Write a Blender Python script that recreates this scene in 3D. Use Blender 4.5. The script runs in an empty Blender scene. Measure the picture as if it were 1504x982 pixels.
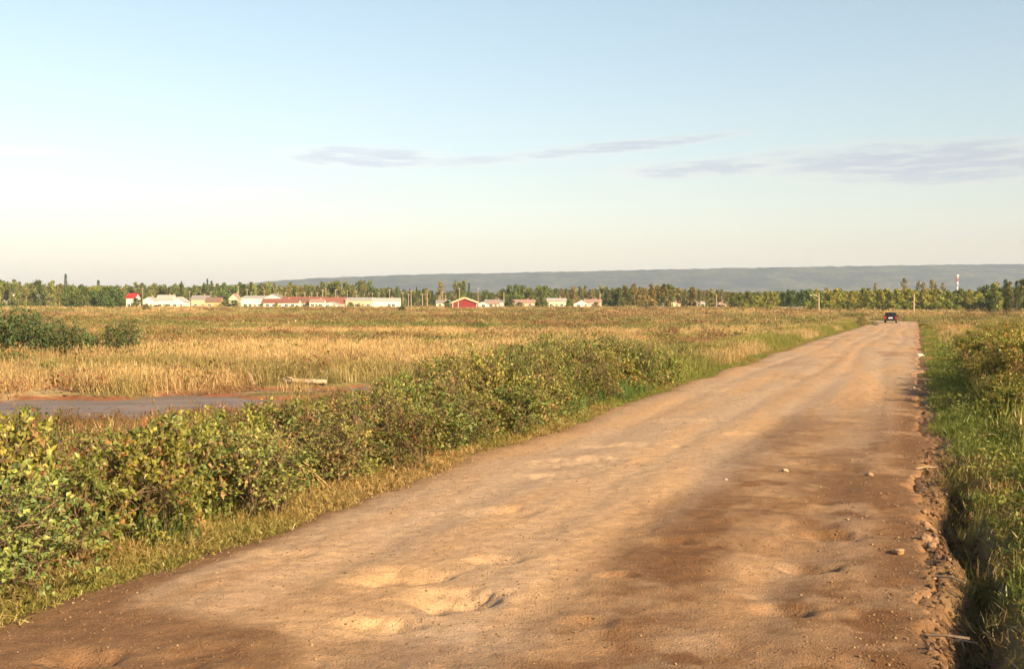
import bpy, bmesh, math, random
import numpy as np
from mathutils import Vector, Matrix

R = math.radians
PI = math.pi
scene = bpy.context.scene
COL = scene.collection

# ------------------------------------------------------------------ camera
FPX, W0, H0, HOR = 1600.0, 1504.0, 982.0, 447.0
CAMZ = 2.4
PITCH = math.atan((H0 / 2 - HOR) / FPX)
cam_d = bpy.data.cameras.new('camera')
cam_d.sensor_width = 36.0
cam_d.lens = FPX / W0 * 36.0
cam_d.clip_start = 0.1
cam_d.clip_end = 60000
cam = bpy.data.objects.new('camera', cam_d)
COL.objects.link(cam)
cam.location = (0, 0, CAMZ)
cam.rotation_euler = (PI / 2 - PITCH, 0, 0)
scene.camera = cam

# ------------------------------------------------------------------ light
SUN_AZ, SUN_EL = R(138), R(24)          # azimuth clockwise from +Y (view direction)
SUN_STR, SKY_STR, EXPO = 5.0, 0.115, 1.36
sun_d = bpy.data.lights.new('sun', 'SUN')
sun_d.energy = SUN_STR
sun_d.angle = R(0.6)
sun_d.color = (1.0, 0.765, 0.455)
sun = bpy.data.objects.new('sun', sun_d)
COL.objects.link(sun)
sdir = Vector((math.sin(SUN_AZ) * math.cos(SUN_EL), math.cos(SUN_AZ) * math.cos(SUN_EL), math.sin(SUN_EL)))
sun.rotation_euler = sdir.to_track_quat('Z', 'Y').to_euler()
sun.location = (60, -60, 60)

cy = scene.cycles
cy.use_light_tree = False
cy.adaptive_threshold = 0.025
cy.max_bounces = 5
cy.diffuse_bounces = 2
cy.glossy_bounces = 2
cy.transmission_bounces = 3
cy.volume_bounces = 0
cy.transparent_max_bounces = 4
cy.caustics_reflective = False
cy.caustics_refractive = False

vs = scene.view_settings
vs.view_transform = 'Standard'
vs.look = 'None'
vs.exposure = EXPO
vs.gamma = 1.0
vs.use_curve_mapping = False

world = bpy.data.worlds.new('World')
scene.world = world
world.use_nodes = True
world.cycles.sampling_method = 'MANUAL'
world.cycles.sample_map_resolution = 256


class NT:
    """small helper for node graphs"""
    def __init__(self, tree):
        self.t = tree
        self.n = tree.nodes
        self.l = tree.links

    def new(self, typ, **kw):
        n = self.n.new(typ)
        for k, v in kw.items():
            setattr(n, k, v)
        return n

    def put(self, sock, v):
        if v is None:
            return
        if hasattr(v, 'is_output'):
            self.l.new(v, sock)
        else:
            if sock.type == 'RGBA' and hasattr(v, '__len__') and len(v) == 3:
                v = (*v, 1)
            sock.default_value = v

    def math(self, op, a, b=None, c=None, clamp=False):
        n = self.new('ShaderNodeMath', operation=op, use_clamp=clamp)
        for i, v in enumerate((a, b, c)):
            if v is not None:
                self.put(n.inputs[i], v)
        return n.outputs[0]

    def mix(self, f, a, b, mode='MIX'):
        n = self.new('ShaderNodeMix', data_type='RGBA', blend_type=mode)
        self.put(n.inputs[0], f)
        self.put(n.inputs[6], a)
        self.put(n.inputs[7], b)
        return n.outputs[2]

    def noise(self, vec, scale, detail=3, rough=0.55, dist=0.0):
        n = self.new('ShaderNodeTexNoise')
        self.put(n.inputs['Vector'], vec)
        n.inputs['Scale'].default_value = scale
        n.inputs['Detail'].default_value = detail
        n.inputs['Roughness'].default_value = rough
        n.inputs['Distortion'].default_value = dist
        return n.outputs['Fac']

    def ramp(self, f, lo, hi, a=0.0, b=1.0):
        n = self.new('ShaderNodeMapRange', interpolation_type='SMOOTHSTEP')
        self.put(n.inputs[0], f)
        n.inputs[1].default_value = lo
        n.inputs[2].default_value = hi
        n.inputs[3].default_value = a
        n.inputs[4].default_value = b
        return n.outputs[0]

    def mapping(self, vec, scale=(1, 1, 1), rot=(0, 0, 0)):
        n = self.new('ShaderNodeMapping')
        self.put(n.inputs['Vector'], vec)
        n.inputs['Scale'].default_value = scale
        n.inputs['Rotation'].default_value = rot
        return n.outputs[0]


def lin(*rgb):
    """0-255 display colour to linear"""
    out = []
    for v in rgb:
        v /= 255.0
        out.append(v / 12.92 if v <= 0.04045 else ((v + 0.055) / 1.055) ** 2.4)
    return tuple(out)


# ---- sky: Nishita with thin streaked clouds, all in world directions
w = NT(world.node_tree)
w.n.clear()
sky = w.new('ShaderNodeTexSky', sky_type='NISHITA')
sky.sun_disc = False
sky.sun_elevation = SUN_EL
sky.sun_rotation = SUN_AZ
sky.altitude = 300
sky.air_density = 1.3
sky.dust_density = 1.6
sky.ozone_density = 1.3
tc = w.new('ShaderNodeTexCoord')
sep = w.new('ShaderNodeSeparateXYZ')
w.put(sep.inputs[0], tc.outputs['Generated'])
az = w.math('MULTIPLY', w.math('ARCTAN2', sep.outputs[0], sep.outputs[1]), 180 / PI)
el = w.math('MULTIPLY', w.math('ARCSINE', sep.outputs[2]), 180 / PI)
cmb = w.new('ShaderNodeCombineXYZ')
w.put(cmb.inputs[0], w.math('MULTIPLY', az, 0.11))
w.put(cmb.inputs[1], w.math('MULTIPLY', el, 1.0))
n1 = w.noise(cmb.outputs[0], 1.3, 3, 0.6, 0.6)
n2 = w.noise(cmb.outputs[0], 3.8, 5, 0.68)


def sky_ang(px, py):
    return math.degrees(math.atan((px - W0 / 2) / FPX)), math.degrees(math.atan((HOR - py) / FPX))


def streak(px, py, hw, hh, tilt, amp):
    a0, e0 = sky_ang(px, py)
    sa, se = hw / FPX * 57.3, hh / FPX * 57.3
    da = w.math('SUBTRACT', az, a0)
    de = w.math('SUBTRACT', w.math('SUBTRACT', el, e0), w.math('MULTIPLY', da, tilt))
    de = w.math('ADD', de, w.math('MULTIPLY', w.math('SUBTRACT', n1, 0.5), se * 1.2))
    q = w.math('ADD', w.math('POWER', w.math('ABSOLUTE', w.math('DIVIDE', da, sa)), 2.0),
               w.math('POWER', w.math('ABSOLUTE', w.math('DIVIDE', de, se)), 2.0))
    return w.math('MULTIPLY', w.ramp(q, 0.0, 1.25, 1.0, 0.0), amp)


streaks = [(535, 233, 135, 18, -0.01, 1.0), (900, 219, 215, 11, 0.085, 0.95), (670, 238, 130, 8, 0.03, 0.75),
           (1030, 252, 140, 15, 0.04, 0.9), (1350, 254, 250, 34, -0.02, 1.0), (1180, 236, 120, 10, 0.03, 0.6),
           (1395, 352, 42, 8, 0.0, 0.35), (40, 244, 100, 9, 0.0, 0.35), (380, 286, 70, 8, 0.0, 0.3),
           (-420, 250, 300, 22, 0.0, 0.8), (2000, 240, 320, 24, 0.0, 0.9)]
msk = None
for s_ in streaks:
    v = streak(*s_)
    msk = v if msk is None else w.math('MAXIMUM', msk, v)
# the same kind of thin streaks all round the horizon, outside the frame too
band = w.math('MULTIPLY', w.ramp(n1, 0.63, 0.80), w.math('MULTIPLY', w.ramp(el, 3, 6), w.ramp(el, 13, 9)))
msk = w.math('MAXIMUM', msk, w.math('MULTIPLY', band, 0.3))
msk = w.math('MULTIPLY', msk, w.ramp(n2, 0.32, 0.62, 0.4, 1.0), clamp=True)
hsv = w.new('ShaderNodeHueSaturation')
hsv.inputs['Hue'].default_value = 0.485
hsv.inputs['Saturation'].default_value = 0.88
hsv.inputs['Value'].default_value = 1.0
SK = SKY_STR * 2 ** EXPO
pre = w.new('ShaderNodeVectorMath', operation='SCALE')
w.put(pre.inputs[0], sky.outputs[0])
pre.inputs['Scale'].default_value = SK
gam = w.new('ShaderNodeGamma')
w.put(gam.inputs[0], pre.outputs[0])
gam.inputs[1].default_value = 0.95
post = w.new('ShaderNodeVectorMath', operation='SCALE')
w.put(post.inputs[0], gam.outputs[0])
post.inputs['Scale'].default_value = 0.635 / SK
w.put(hsv.inputs['Color'], w.mix(1.0, post.outputs[0], (1.01, 0.962, 0.98), 'MULTIPLY'))
edge = w.ramp(w.math('ADD', msk, w.math('MULTIPLY', w.math('SUBTRACT', n2, 0.5), 0.3)), 0.15, 0.75)
lum = w.new('ShaderNodeRGBToBW')
w.put(lum.inputs[0], hsv.outputs[0])
CL_EDGE, CL_CORE = (1.12, 1.03, 0.96), (0.74, 0.80, 0.90)
ccol = w.mix(edge, CL_EDGE, CL_CORE)
cl = w.new('ShaderNodeVectorMath', operation='SCALE')
w.put(cl.inputs[0], ccol)
w.put(cl.inputs['Scale'], lum.outputs[0])
skyc = w.mix(w.math('MULTIPLY', msk, 0.95), hsv.outputs[0], cl.outputs[0])
bg = w.new('ShaderNodeBackground')
w.put(bg.inputs[0], skyc)
bg.inputs[1].default_value = SKY_STR
wo = w.new('ShaderNodeOutputWorld')
w.l.new(bg.outputs[0], wo.inputs[0])

# ------------------------------------------------------------------ numpy noise
_rs = np.random.RandomState(7)
_LAT = _rs.rand(512, 512)


def vnoise(x, y, off=0):
    x = np.asarray(x, float) + 37.31 * off + 1000
    y = np.asarray(y, float) + 91.17 * off + 1000
    xi = np.floor(x).astype(int)
    yi = np.floor(y).astype(int)
    fx = x - xi
    fy = y - yi
    fx = fx * fx * (3 - 2 * fx)
    fy = fy * fy * (3 - 2 * fy)
    a = _LAT[xi % 512, yi % 512]
    b = _LAT[(xi + 1) % 512, yi % 512]
    c = _LAT[xi % 512, (yi + 1) % 512]
    d = _LAT[(xi + 1) % 512, (yi + 1) % 512]
    return (a * (1 - fx) + b * fx) * (1 - fy) + (c * (1 - fx) + d * fx) * fy


def fbm(x, y, oct=4, off=0, gain=0.5):
    s, a, t = 0.0, 1.0, 0.0
    for i in range(oct):
        s = s + a * vnoise(x * 2 ** i, y * 2 ** i, off + i * 3)
        t += a
        a *= gain
    return s / t


def sstep(x, a, b):
    t = np.clip((np.asarray(x, float) - a) / (b - a), 0, 1)
    return t * t * (3 - 2 * t)


# ------------------------------------------------------------------ layout functions
RA = math.atan((1346 - W0 / 2) / FPX)      # heading of the road
DX, DY = math.sin(RA), math.cos(RA)


def st2xy(s, t):
    return s * DX + t * DY, s * DY - t * DX


def xy2st(x, y):
    return x * DX + y * DY, x * DY - y * DX


def px_ray(px, py):
    v = Vector(((px - W0 / 2) / FPX, 1.0, -(py - H0 / 2) / FPX))
    c, s = math.cos(-PITCH), math.sin(-PITCH)
    return Vector((v.x, c * v.y - s * v.z, s * v.y + c * v.z))


def px2xy(px, py, z=0.0):
    r = px_ray(px, py)
    k = (z - CAMZ) / r.z
    return r.x * k, r.y * k


def proj(x, y, z):
    z = z - CAMZ
    c, s = math.cos(PITCH), math.sin(PITCH)
    yy, zz = c * y - s * z, s * y + c * z
    return W0 / 2 + FPX * x / yy, H0 / 2 - FPX * zz / yy


T_L, T_R = -6.45, 0.12


def road_z(s):
    s = np.asarray(s, float)
    return -0.45 * sstep(s, 55, 170) - 0.5 * sstep(s, 190, 260) + 0.35 * sstep(s, 260, 420)


def bend(s):
    """the road leaves to the left beyond the car"""
    s = np.asarray(s, float)
    return -np.clip(s - 186, 0, None) ** 1.7 * 0.03


def edge_l(s):
    return T_L + (vnoise(s * 0.5, s * 0 + 3.3) - 0.5) * 0.5 + (vnoise(s * 2.2, s * 0 + 8.3) - 0.5) * 0.22


def edge_r(s):
    return T_R + (vnoise(s * 0.45, s * 0 + 13.3) - 0.5) * 0.45 + (vnoise(s * 1.9, s * 0 + 18.3) - 0.5) * 0.18 + (vnoise(s * 6.1, s * 0 + 28.3) - 0.5) * 0.14 + (vnoise(s * 15.1, s * 0 + 38.3) - 0.5) * 0.08


# shallow mud basins: centre x, y, half length, half width, angle
BASINS = [(-11.6, 30.6, 5.8, 3.9, R(22)), (-5.6, 37.0, 4.4, 1.2, R(12)), (-17.5, 27.2, 3.2, 1.0, R(10)),
          (19.0, 92.0, 10.0, 3.6, R(2)), (34, 108, 9, 2.2, R(3)), (4, 118, 12, 2.0, R(-2))]
MUDZ = -0.55


def basin(x, y):
    b = np.zeros_like(np.asarray(x, float))
    for cx, cy, a, c, th in BASINS:
        u = (x - cx) * math.cos(th) + (y - cy) * math.sin(th)
        v = -(x - cx) * math.sin(th) + (y - cy) * math.cos(th)
        q = (u / a) ** 2 + (v / c) ** 2 + (fbm(x * 0.6, y * 0.6, 3, 5) - 0.5) * 1.7
        b = np.maximum(b, 1 - sstep(q, 0.75, 1.35))
    return b


def front_of_basin(x, y):
    f = np.zeros_like(np.asarray(x, float))
    for kk in (1.06, 1.13, 1.2, 1.3, 1.42):
        f = np.maximum(f, sstep(basin(x * kk, y * kk), 0.05, 0.4))
    return f


def field_z(x, y):
    dist = np.hypot(x, y)
    z = -0.42 + 1.0 * sstep(dist, 120, 460)
    calm = 1 - 0.8 * np.exp(-(((x + 9) / 14) ** 2 + ((y - 31) / 12) ** 2))
    z = z + (fbm(x * 0.045, y * 0.045, 3, 2) - 0.5) * 0.35 * calm + (fbm(x * 0.4, y * 0.4, 3, 4) - 0.5) * 0.16 * calm
    z = z - 0.5 * sstep(x, 60, 140) * sstep(dist, 140, 300) * (1 - sstep(dist, 700, 1200))
    b = basin(x, y)
    return z * (1 - b) + (MUDZ - 0.07) * b


def ground_z(x, y):
    x = np.asarray(x, float)
    y = np.asarray(y, float)
    s, t0 = xy2st(x, y)
    t = t0 - bend(s)
    zf = field_z(x, y)
    zr = road_z(s)
    gone = sstep(s, 300, 360)
    # left verge and slope
    wl = sstep(-t, 7.2, 12.5)
    zl = (zr - 0.03 - 0.05 * sstep(-t, 6.6, 8.0)) * (1 - wl) + zf * wl
    # right: gully, low bank, slope
    wr = sstep(t, 2.2, 6.5)
    g = np.exp(-((t - 0.52 - 0.1 * np.sin(s * 1.3)) / 0.16) ** 2) * (sstep(s, 5.0, 7.0) * (1 - sstep(s, 15.0, 19.0)))
    g = g * (0.7 + 0.5 * vnoise(s * 1.7, s * 0 + 2))
    bank = 0.07 * sstep(t, 0.6, 1.1) * (1 - sstep(t, 1.8, 3.0)) * (1 - 0.5 * sstep(s, 18, 30))
    clod = ((fbm(x * 3, y * 3, 3, 9) - 0.5) * 0.14 + (np.abs(fbm(x * 9, y * 9, 3, 19) - .5) - .1) * 0.22) * (1 - sstep(t, 0.9, 1.6)) * sstep(t, 0.0, 0.25) * (1 - sstep(s, 25, 40))
    zrr = (zr - 0.04 - 0.42 * g + bank + clod) * (1 - wr) + (zf + 0.1) * wr
    near = np.where(t < -3, zl, zrr)
    # trench below the road sheet
    tr = sstep(t, T_L + 0.1, T_L + 0.8) * (1 - sstep(t, T_R - 0.55, T_R - 0.05))
    near = near - 0.4 * tr * (1 - gone)
    return near * (1 - gone) + zf * gone


def gz(x, y):
    return float(ground_z(np.array([x]), np.array([y]))[0])


# ------------------------------------------------------------------ mesh helpers
class MB:
    def __init__(self):
        self.v, self.f, self.c = [], [], []

    def add(self, verts, faces, col=None):
        b = len(self.v)
        self.v += [tuple(p) for p in verts]
        self.f += [tuple(i + b for i in f) for f in faces]
        if col is not None:
            self.c += [tuple(col)] * len(verts)

    def box(self, c, d, rz=0.0, col=None):
        x, y, z = d[0] / 2, d[1] / 2, d[2] / 2
        ca, sa = math.cos(rz), math.sin(rz)
        vv = []
        for sx, sy, sz in ((-1, -1, -1), (1, -1, -1), (1, 1, -1), (-1, 1, -1), (-1, -1, 1), (1, -1, 1), (1, 1, 1), (-1, 1, 1)):
            px, py = sx * x, sy * y
            vv.append((c[0] + px * ca - py * sa, c[1] + px * sa + py * ca, c[2] + sz * z))
        self.add(vv, [(3, 2, 1, 0), (4, 5, 6, 7), (0, 1, 5, 4), (1, 2, 6, 5), (2, 3, 7, 6), (3, 0, 4, 7)], col)

    def tube(self, pts, radii, k=5, col=None, cap=True):
        pts = [Vector(p) for p in pts]
        rings = []
        for i, p in enumerate(pts):
            a = pts[max(i - 1, 0)]
            b = pts[min(i + 1, len(pts) - 1)]
            d = (b - a).normalized() if (b - a).length > 1e-9 else Vector((0, 0, 1))
            u = d.orthogonal().normalized() if abs(d.z) < 0.99 else Vector((1, 0, 0))
            u = (u - d * u.dot(d)).normalized()
            v = d.cross(u)
            rings.append([p + (u * math.cos(2 * PI * j / k) + v * math.sin(2 * PI * j / k)) * radii[i] for j in range(k)])
        vv = [q for r in rings for q in r]
        ff = []
        for i in range(len(rings) - 1):
            for j in range(k):
                j2 = (j + 1) % k
                ff.append((i * k + j, i * k + j2, (i + 1) * k + j2, (i + 1) * k + j))
        if cap:
            ff.append(tuple(range(k - 1, -1, -1)))
            ff.append(tuple((len(rings) - 1) * k + j for j in range(k)))
        self.add(vv, ff, col)

    def mesh(self, name, mat, smooth=False):
        m = bpy.data.meshes.new(name)
        m.from_pydata(self.v, [], self.f)
        if self.c and len(self.c) == len(self.v):
            a = m.color_attributes.new('Col', 'FLOAT_COLOR', 'POINT')
            a.data.foreach_set('color', np.array([(*c[:3], 1.0) for c in self.c], 'f').ravel())
        if mat is not None:
            m.materials.append(mat)
        if smooth:
            m.polygons.foreach_set('use_smooth', np.ones(len(m.polygons), bool))
        m.update()
        return m

    def build(self, name, mat, parent=None, smooth=False):
        return link(name, self.mesh(name, mat, smooth), parent)


def link(name, data, parent=None):
    o = bpy.data.objects.new(name, data)
    COL.objects.link(o)
    if parent is not None:
        o.parent = parent
    return o


def tag(o, label=None, cat=None, group=None, kind=None):
    if label:
        o['label'] = label
    if cat:
        o['category'] = cat
    if group:
        o['group'] = group
    if kind:
        o['kind'] = kind
    return o


def empty(name, loc, rz=0.0, label=None, cat=None, group=None):
    o = link(name, None)
    o.empty_display_size = 0.2
    o.location = loc
    o.rotation_euler = (0, 0, rz)
    return tag(o, label, cat, group)


def grid_mesh(name, X, Y, Z, mat, col=None, smooth=True, flip=False):
    n, m = X.shape
    co = np.stack([X, Y, Z], -1).reshape(-1, 3).astype('f')
    i = np.arange(n * m).reshape(n, m)
    q = np.stack([i[:-1, :-1], i[1:, :-1], i[1:, 1:], i[:-1, 1:]], -1).reshape(-1, 4)
    if flip:
        q = q[:, ::-1]
    me = bpy.data.meshes.new(name)
    me.vertices.add(len(co))
    me.vertices.foreach_set('co', co.ravel())
    me.loops.add(q.size)
    me.loops.foreach_set('vertex_index', q.ravel().astype('i'))
    me.polygons.add(len(q))
    me.polygons.foreach_set('loop_start', np.arange(0, q.size, 4).astype('i'))
    me.update(calc_edges=True)
    if smooth:
        me.polygons.foreach_set('use_smooth', np.ones(len(q), bool))
    if col is not None:
        a = me.color_attributes.new('Col', 'FLOAT_COLOR', 'POINT')
        c4 = np.concatenate([col.reshape(-1, 3), np.ones((n * m, 1))], 1)
        a.data.foreach_set('color', c4.astype('f').ravel())
    me.materials.append(mat)
    me.validate()
    return me


# ------------------------------------------------------------------ materials
MATS = {}


def mat_new(name):
    m = bpy.data.materials.new(name)
    m.use_nodes = True
    t = NT(m.node_tree)
    t.n.clear()
    out = t.new('ShaderNodeOutputMaterial')
    return m, t, out


def plain(name, col, rough=0.7, metal=0.0, var=0.12, scale=3.0, spec=0.3, bump=0.0):
    if name in MATS:
        return MATS[name]
    m, t, out = mat_new(name)
    p = t.new('ShaderNodeBsdfPrincipled')
    co = t.new('ShaderNodeTexCoord').outputs['Object']
    f = t.noise(co, scale, 4)
    c = t.mix(f, tuple(v * (1 - var) for v in col), tuple(min(1, v * (1 + var)) for v in col))
    t.put(p.inputs['Base Color'], c)
    p.inputs['Roughness'].default_value = rough
    p.inputs['Metallic'].default_value = metal
    p.inputs['Specular IOR Level'].default_value = spec
    if bump:
        b = t.new('ShaderNodeBump')
        b.inputs['Strength'].default_value = bump
        b.inputs['Distance'].default_value = 0.05
        t.put(b.inputs['Height'], t.noise(co, scale * 4, 4))
        t.l.new(b.outputs[0], p.inputs['Normal'])
    t.l.new(p.outputs[0], out.inputs[0])
    MATS[name] = m
    return m


def foliage_mat(name, source, trans=0.3):
    """leaf colour from the mesh attribute, tinted per object (obj.color) or per instance (attribute tint)"""
    m, t, out = mat_new(name)
    a = t.new('ShaderNodeAttribute')
    a.attribute_name = 'Col'
    if source == 'object':
        tint = t.new('ShaderNodeObjectInfo').outputs['Color']
    else:
        b = t.new('ShaderNodeAttribute', attribute_type='INSTANCER')
        b.attribute_name = 'tint'
        tint = b.outputs['Color']
    c = t.mix(1.0, a.outputs['Color'], tint, 'MULTIPLY')
    d = t.new('ShaderNodeBsdfDiffuse')
    t.put(d.inputs[0], c)
    tr = t.new('ShaderNodeBsdfTranslucent')
    t.put(tr.inputs[0], t.mix(1.0, c, (1.1, 1.0, 0.5), 'MULTIPLY'))
    g = t.new('ShaderNodeBsdfGlossy')
    g.inputs['Roughness'].default_value = 0.45
    t.put(g.inputs[0], (0.8, 0.8, 0.8))
    m1 = t.new('ShaderNodeMixShader')
    m1.inputs[0].default_value = trans
    t.l.new(d.outputs[0], m1.inputs[1])
    t.l.new(tr.outputs[0], m1.inputs[2])
    m2 = t.new('ShaderNodeMixShader')
    m2.inputs[0].default_value = 0.025
    t.l.new(m1.outputs[0], m2.inputs[1])
    t.l.new(g.outputs[0], m2.inputs[2])
    t.l.new(m2.outputs[0], out.inputs[0])
    return m


M_LEAF = foliage_mat('leaf_object', 'object')
M_LEAF_I = foliage_mat('leaf_instance', 'instance')
M_BARK = plain('bark', (0.16, 0.115, 0.08), 0.9, var=0.35, scale=6)
M_PALEBARK = plain('pale_bark', (0.30, 0.25, 0.18), 0.85, var=0.3, scale=5)
M_STEM = plain('stem', (0.15, 0.10, 0.055), 0.85, var=0.4, scale=9)


def terrain_mat():
    m, t, out = mat_new('terrain')
    a = t.new('ShaderNodeAttribute')
    a.attribute_name = 'Col'
    co = t.new('ShaderNodeNewGeometry').outputs['Position']
    f1 = t.noise(co, 1.6, 5, 0.65)
    f2 = t.noise(co, 14.0, 4, 0.7)
    k = t.math('ADD', t.math('MULTIPLY', f1, 0.9), t.math('MULTIPLY', f2, 0.7))
    c = t.mix(1.0, a.outputs['Color'], t.ramp(k, 0.3, 1.3, 0.45, 1.5), 'MULTIPLY')
    p = t.new('ShaderNodeBsdfPrincipled')
    t.put(p.inputs['Base Color'], c)
    p.inputs['Roughness'].default_value = 0.95
    p.inputs['Specular IOR Level'].default_value = 0.1
    b = t.new('ShaderNodeBump')
    b.inputs['Strength'].default_value = 0.8
    b.inputs['Distance'].default_value = 0.06
    t.put(b.inputs['Height'], k)
    t.l.new(b.outputs[0], p.inputs['Normal'])
    t.l.new(p.outputs[0], out.inputs[0])
    return m


def road_mat():
    m, t, out = mat_new('dirt_road')
    a = t.new('ShaderNodeAttribute')
    a.attribute_name = 'Col'
    co = t.new('ShaderNodeNewGeometry').outputs['Position']
    f1 = t.noise(co, 0.9, 5, 0.6)
    f2 = t.noise(co, 7.0, 5, 0.65)
    f3 = t.noise(co, 55.0, 3, 0.7)
    vor = t.new('ShaderNodeTexVoronoi', feature='F1')
    vor.inputs['Scale'].default_value = 34.0
    t.put(vor.inputs['Vector'], co)
    peb = t.ramp(vor.outputs['Distance'], 0.10, 0.34, 1.0, 0.0)
    f4 = t.noise(co, 150.0, 2, 0.7)
    k = t.math('ADD', t.math('MULTIPLY', f2, 0.4), t.math('ADD', t.math('MULTIPLY', f3, 0.35), t.math('MULTIPLY', f4, 0.25)))
    c = t.mix(1.0, a.outputs['Color'], t.ramp(k, 0.3, 0.7, 0.66, 1.32), 'MULTIPLY')
    c = t.mix(t.math('MULTIPLY', peb, t.math('MULTIPLY', t.ramp(t.noise(co, 21, 2), 0.55, 0.7), 0.35)), c, (0.5, 0.40, 0.30))
    c = t.mix(t.math('MULTIPLY', t.ramp(f1, 0.5, 0.75), 0.25), c, t.mix(1.0, c, (0.78, 0.74, 0.78), 'MULTIPLY'))
    p = t.new('ShaderNodeBsdfPrincipled')
    t.put(p.inputs['Base Color'], c)
    p.inputs['Roughness'].default_value = 0.95
    p.inputs['Specular IOR Level'].default_value = 0.12
    b = t.new('ShaderNodeBump')
    b.inputs['Strength'].default_value = 0.9
    b.inputs['Distance'].default_value = 0.022
    t.put(b.inputs['Height'], t.math('ADD', t.math('ADD', f2, t.math('MULTIPLY', f3, 0.7)), t.math('MULTIPLY', peb, 0.3)))
    t.l.new(b.outputs[0], p.inputs['Normal'])
    t.l.new(p.outputs[0], out.inputs[0])
    return m


def mud_mat():
    m, t, out = mat_new('wet_mud')
    co = t.new('ShaderNodeNewGeometry').outputs['Position']
    f1 = t.noise(t.mapping(co, (0.35, 1.4, 1)), 1.2, 5, 0.6)
    f2 = t.noise(co, 9.0, 4, 0.6)
    c = t.mix(t.ramp(f1, 0.3, 0.7), (0.11, 0.088, 0.078), (0.225, 0.175, 0.15))
    c = t.mix(t.math('MULTIPLY', f2, 0.4), c, (0.20, 0.15, 0.12))
    p = t.new('ShaderNodeBsdfPrincipled')
    t.put(p.inputs['Base Color'], c)
    t.put(p.inputs['Roughness'], t.ramp(f1, 0.3, 0.7, 0.45, 0.8))
    p.inputs['Specular IOR Level'].default_value = 0.15
    b = t.new('ShaderNodeBump')
    b.inputs['Strength'].default_value = 0.35
    b.inputs['Distance'].default_value = 0.02
    t.put(b.inputs['Height'], f2)
    t.l.new(b.outputs[0], p.inputs['Normal'])
    t.l.new(p.outputs[0], out.inputs[0])
    return m


def hill_mat():
    m, t, out = mat_new('forested_hill')
    co = t.new('ShaderNodeNewGeometry').outputs['Position']
    f1 = t.noise(co, 0.006, 5, 0.65)
    f2 = t.noise(co, 0.035, 4, 0.7)
    c = t.mix(t.ramp(f1, 0.4, 0.62), (0.012, 0.024, 0.014), (0.10, 0.10, 0.045))
    c = t.mix(t.ramp(f2, 0.42, 0.6, 0.0, 0.85), c, (0.006, 0.012, 0.01))
    d = t.new('ShaderNodeBsdfDiffuse')
    t.put(d.inputs[0], c)
    t.l.new(d.outputs[0], out.inputs[0])
    return m


# ------------------------------------------------------------------ ground sheet
STRAW = np.array([0.46, 0.325, 0.165])
OLIVE = np.array([0.20, 0.165, 0.06])
GREEN = np.array([0.13, 0.155, 0.04])
RUST = np.array([0.25, 0.115, 0.055])
SOIL = np.array([0.20, 0.115, 0.06])
DRY = np.array([0.30, 0.195, 0.09])


def field_mix(x, y):
    """weights of straw, olive, green, rust across the field; long bands that run across the view"""
    a = fbm(x * 0.018, y * 0.075, 4, 1)
    b = fbm(x * 0.03, y * 0.09, 4, 11)
    c = fbm(x * 0.22, y * 0.28, 3, 21)
    far = sstep(np.hypot(x, y), 60, 130)
    straw = sstep(a + 0.35 * (c - 0.5) - 0.045 * far, 0.43, 0.54)
    rust = sstep(b + 0.4 * (c - 0.5), 0.50, 0.60)
    green = sstep(fbm(x * 0.05, y * 0.11, 4, 31) + 0.3 * (c - 0.5), 0.52, 0.62)
    return straw, rust, green


def field_col(x, y):
    st, ru, gr = field_mix(x, y)
    c = OLIVE[None] * (1 - st[..., None]) + STRAW[None] * st[..., None]
    c = c * (1 - 0.6 * ru[..., None]) + RUST * 0.6 * ru[..., None]
    c = c * (1 - 0.7 * gr[..., None]) + GREEN * 0.7 * gr[..., None]
    return c


def axis(vals):
    return np.unique(np.round(np.concatenate(vals), 4))


def geo(a, b, r, d0):
    out, x, d = [], a, d0
    while x < b:
        out.append(x)
        d = max(d0, (x - a) * r)
        x += d
    return np.array(out + [b])


tv = axis([np.arange(-14, 6.001, 0.11), np.arange(-.1, 1.6, .035), -14 - geo(0, 8800, 0.045, 0.35), 6 + geo(0, 8800, 0.05, 0.3), ])
sv = axis([geo(3, 9000, 0.0095, 0.06), 3 - geo(0, 700, 0.12, 0.8)])
S, T = np.meshgrid(sv, tv, indexing='ij')
X, Y = st2xy(S, T)
Z = ground_z(X, Y)
Tb = T - bend(S)
C = field_col(X, Y)
wroad = (np.exp(-np.clip(np.abs(Tb - (T_L + T_R) / 2) - 3.4 - 0.5 * (fbm(X * 1.2, Y * 1.2, 3, 41) - 0.5), 0, None) / 0.35) * (1 - sstep(S, 300, 340)))[..., None]
wverge = (sstep(-Tb, 11.5, 8.5) * sstep(Tb, 5, 2.5) * (1 - sstep(S, 200, 300)))[..., None]
C = C * (1 - wverge) + (np.array([0.13, 0.115, 0.045]) * 0.7 + 0.5 * C * 0.3) * wverge
C = C * (1 - wroad) + (SOIL * 0.85) * wroad
bz = basin(X, Y)
shore = (sstep(bz, 0.02, 0.35) * (1 - sstep(bz, 0.55, 0.9)))[..., None]
C = C * (1 - shore) + np.array([0.22, 0.085, 0.045]) * shore
C = C * (1 - sstep(bz, 0.6, 1)[..., None]) + np.array([0.14, 0.11, 0.09]) * sstep(bz, 0.6, 1)[..., None]
M_GROUND = terrain_mat()
ground = link('ground', grid_mesh('ground', X, Y, Z, M_GROUND, C, flip=False))
tag(ground, 'flat grassy lowland with ochre straw and brown soil', kind='structure')

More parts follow.
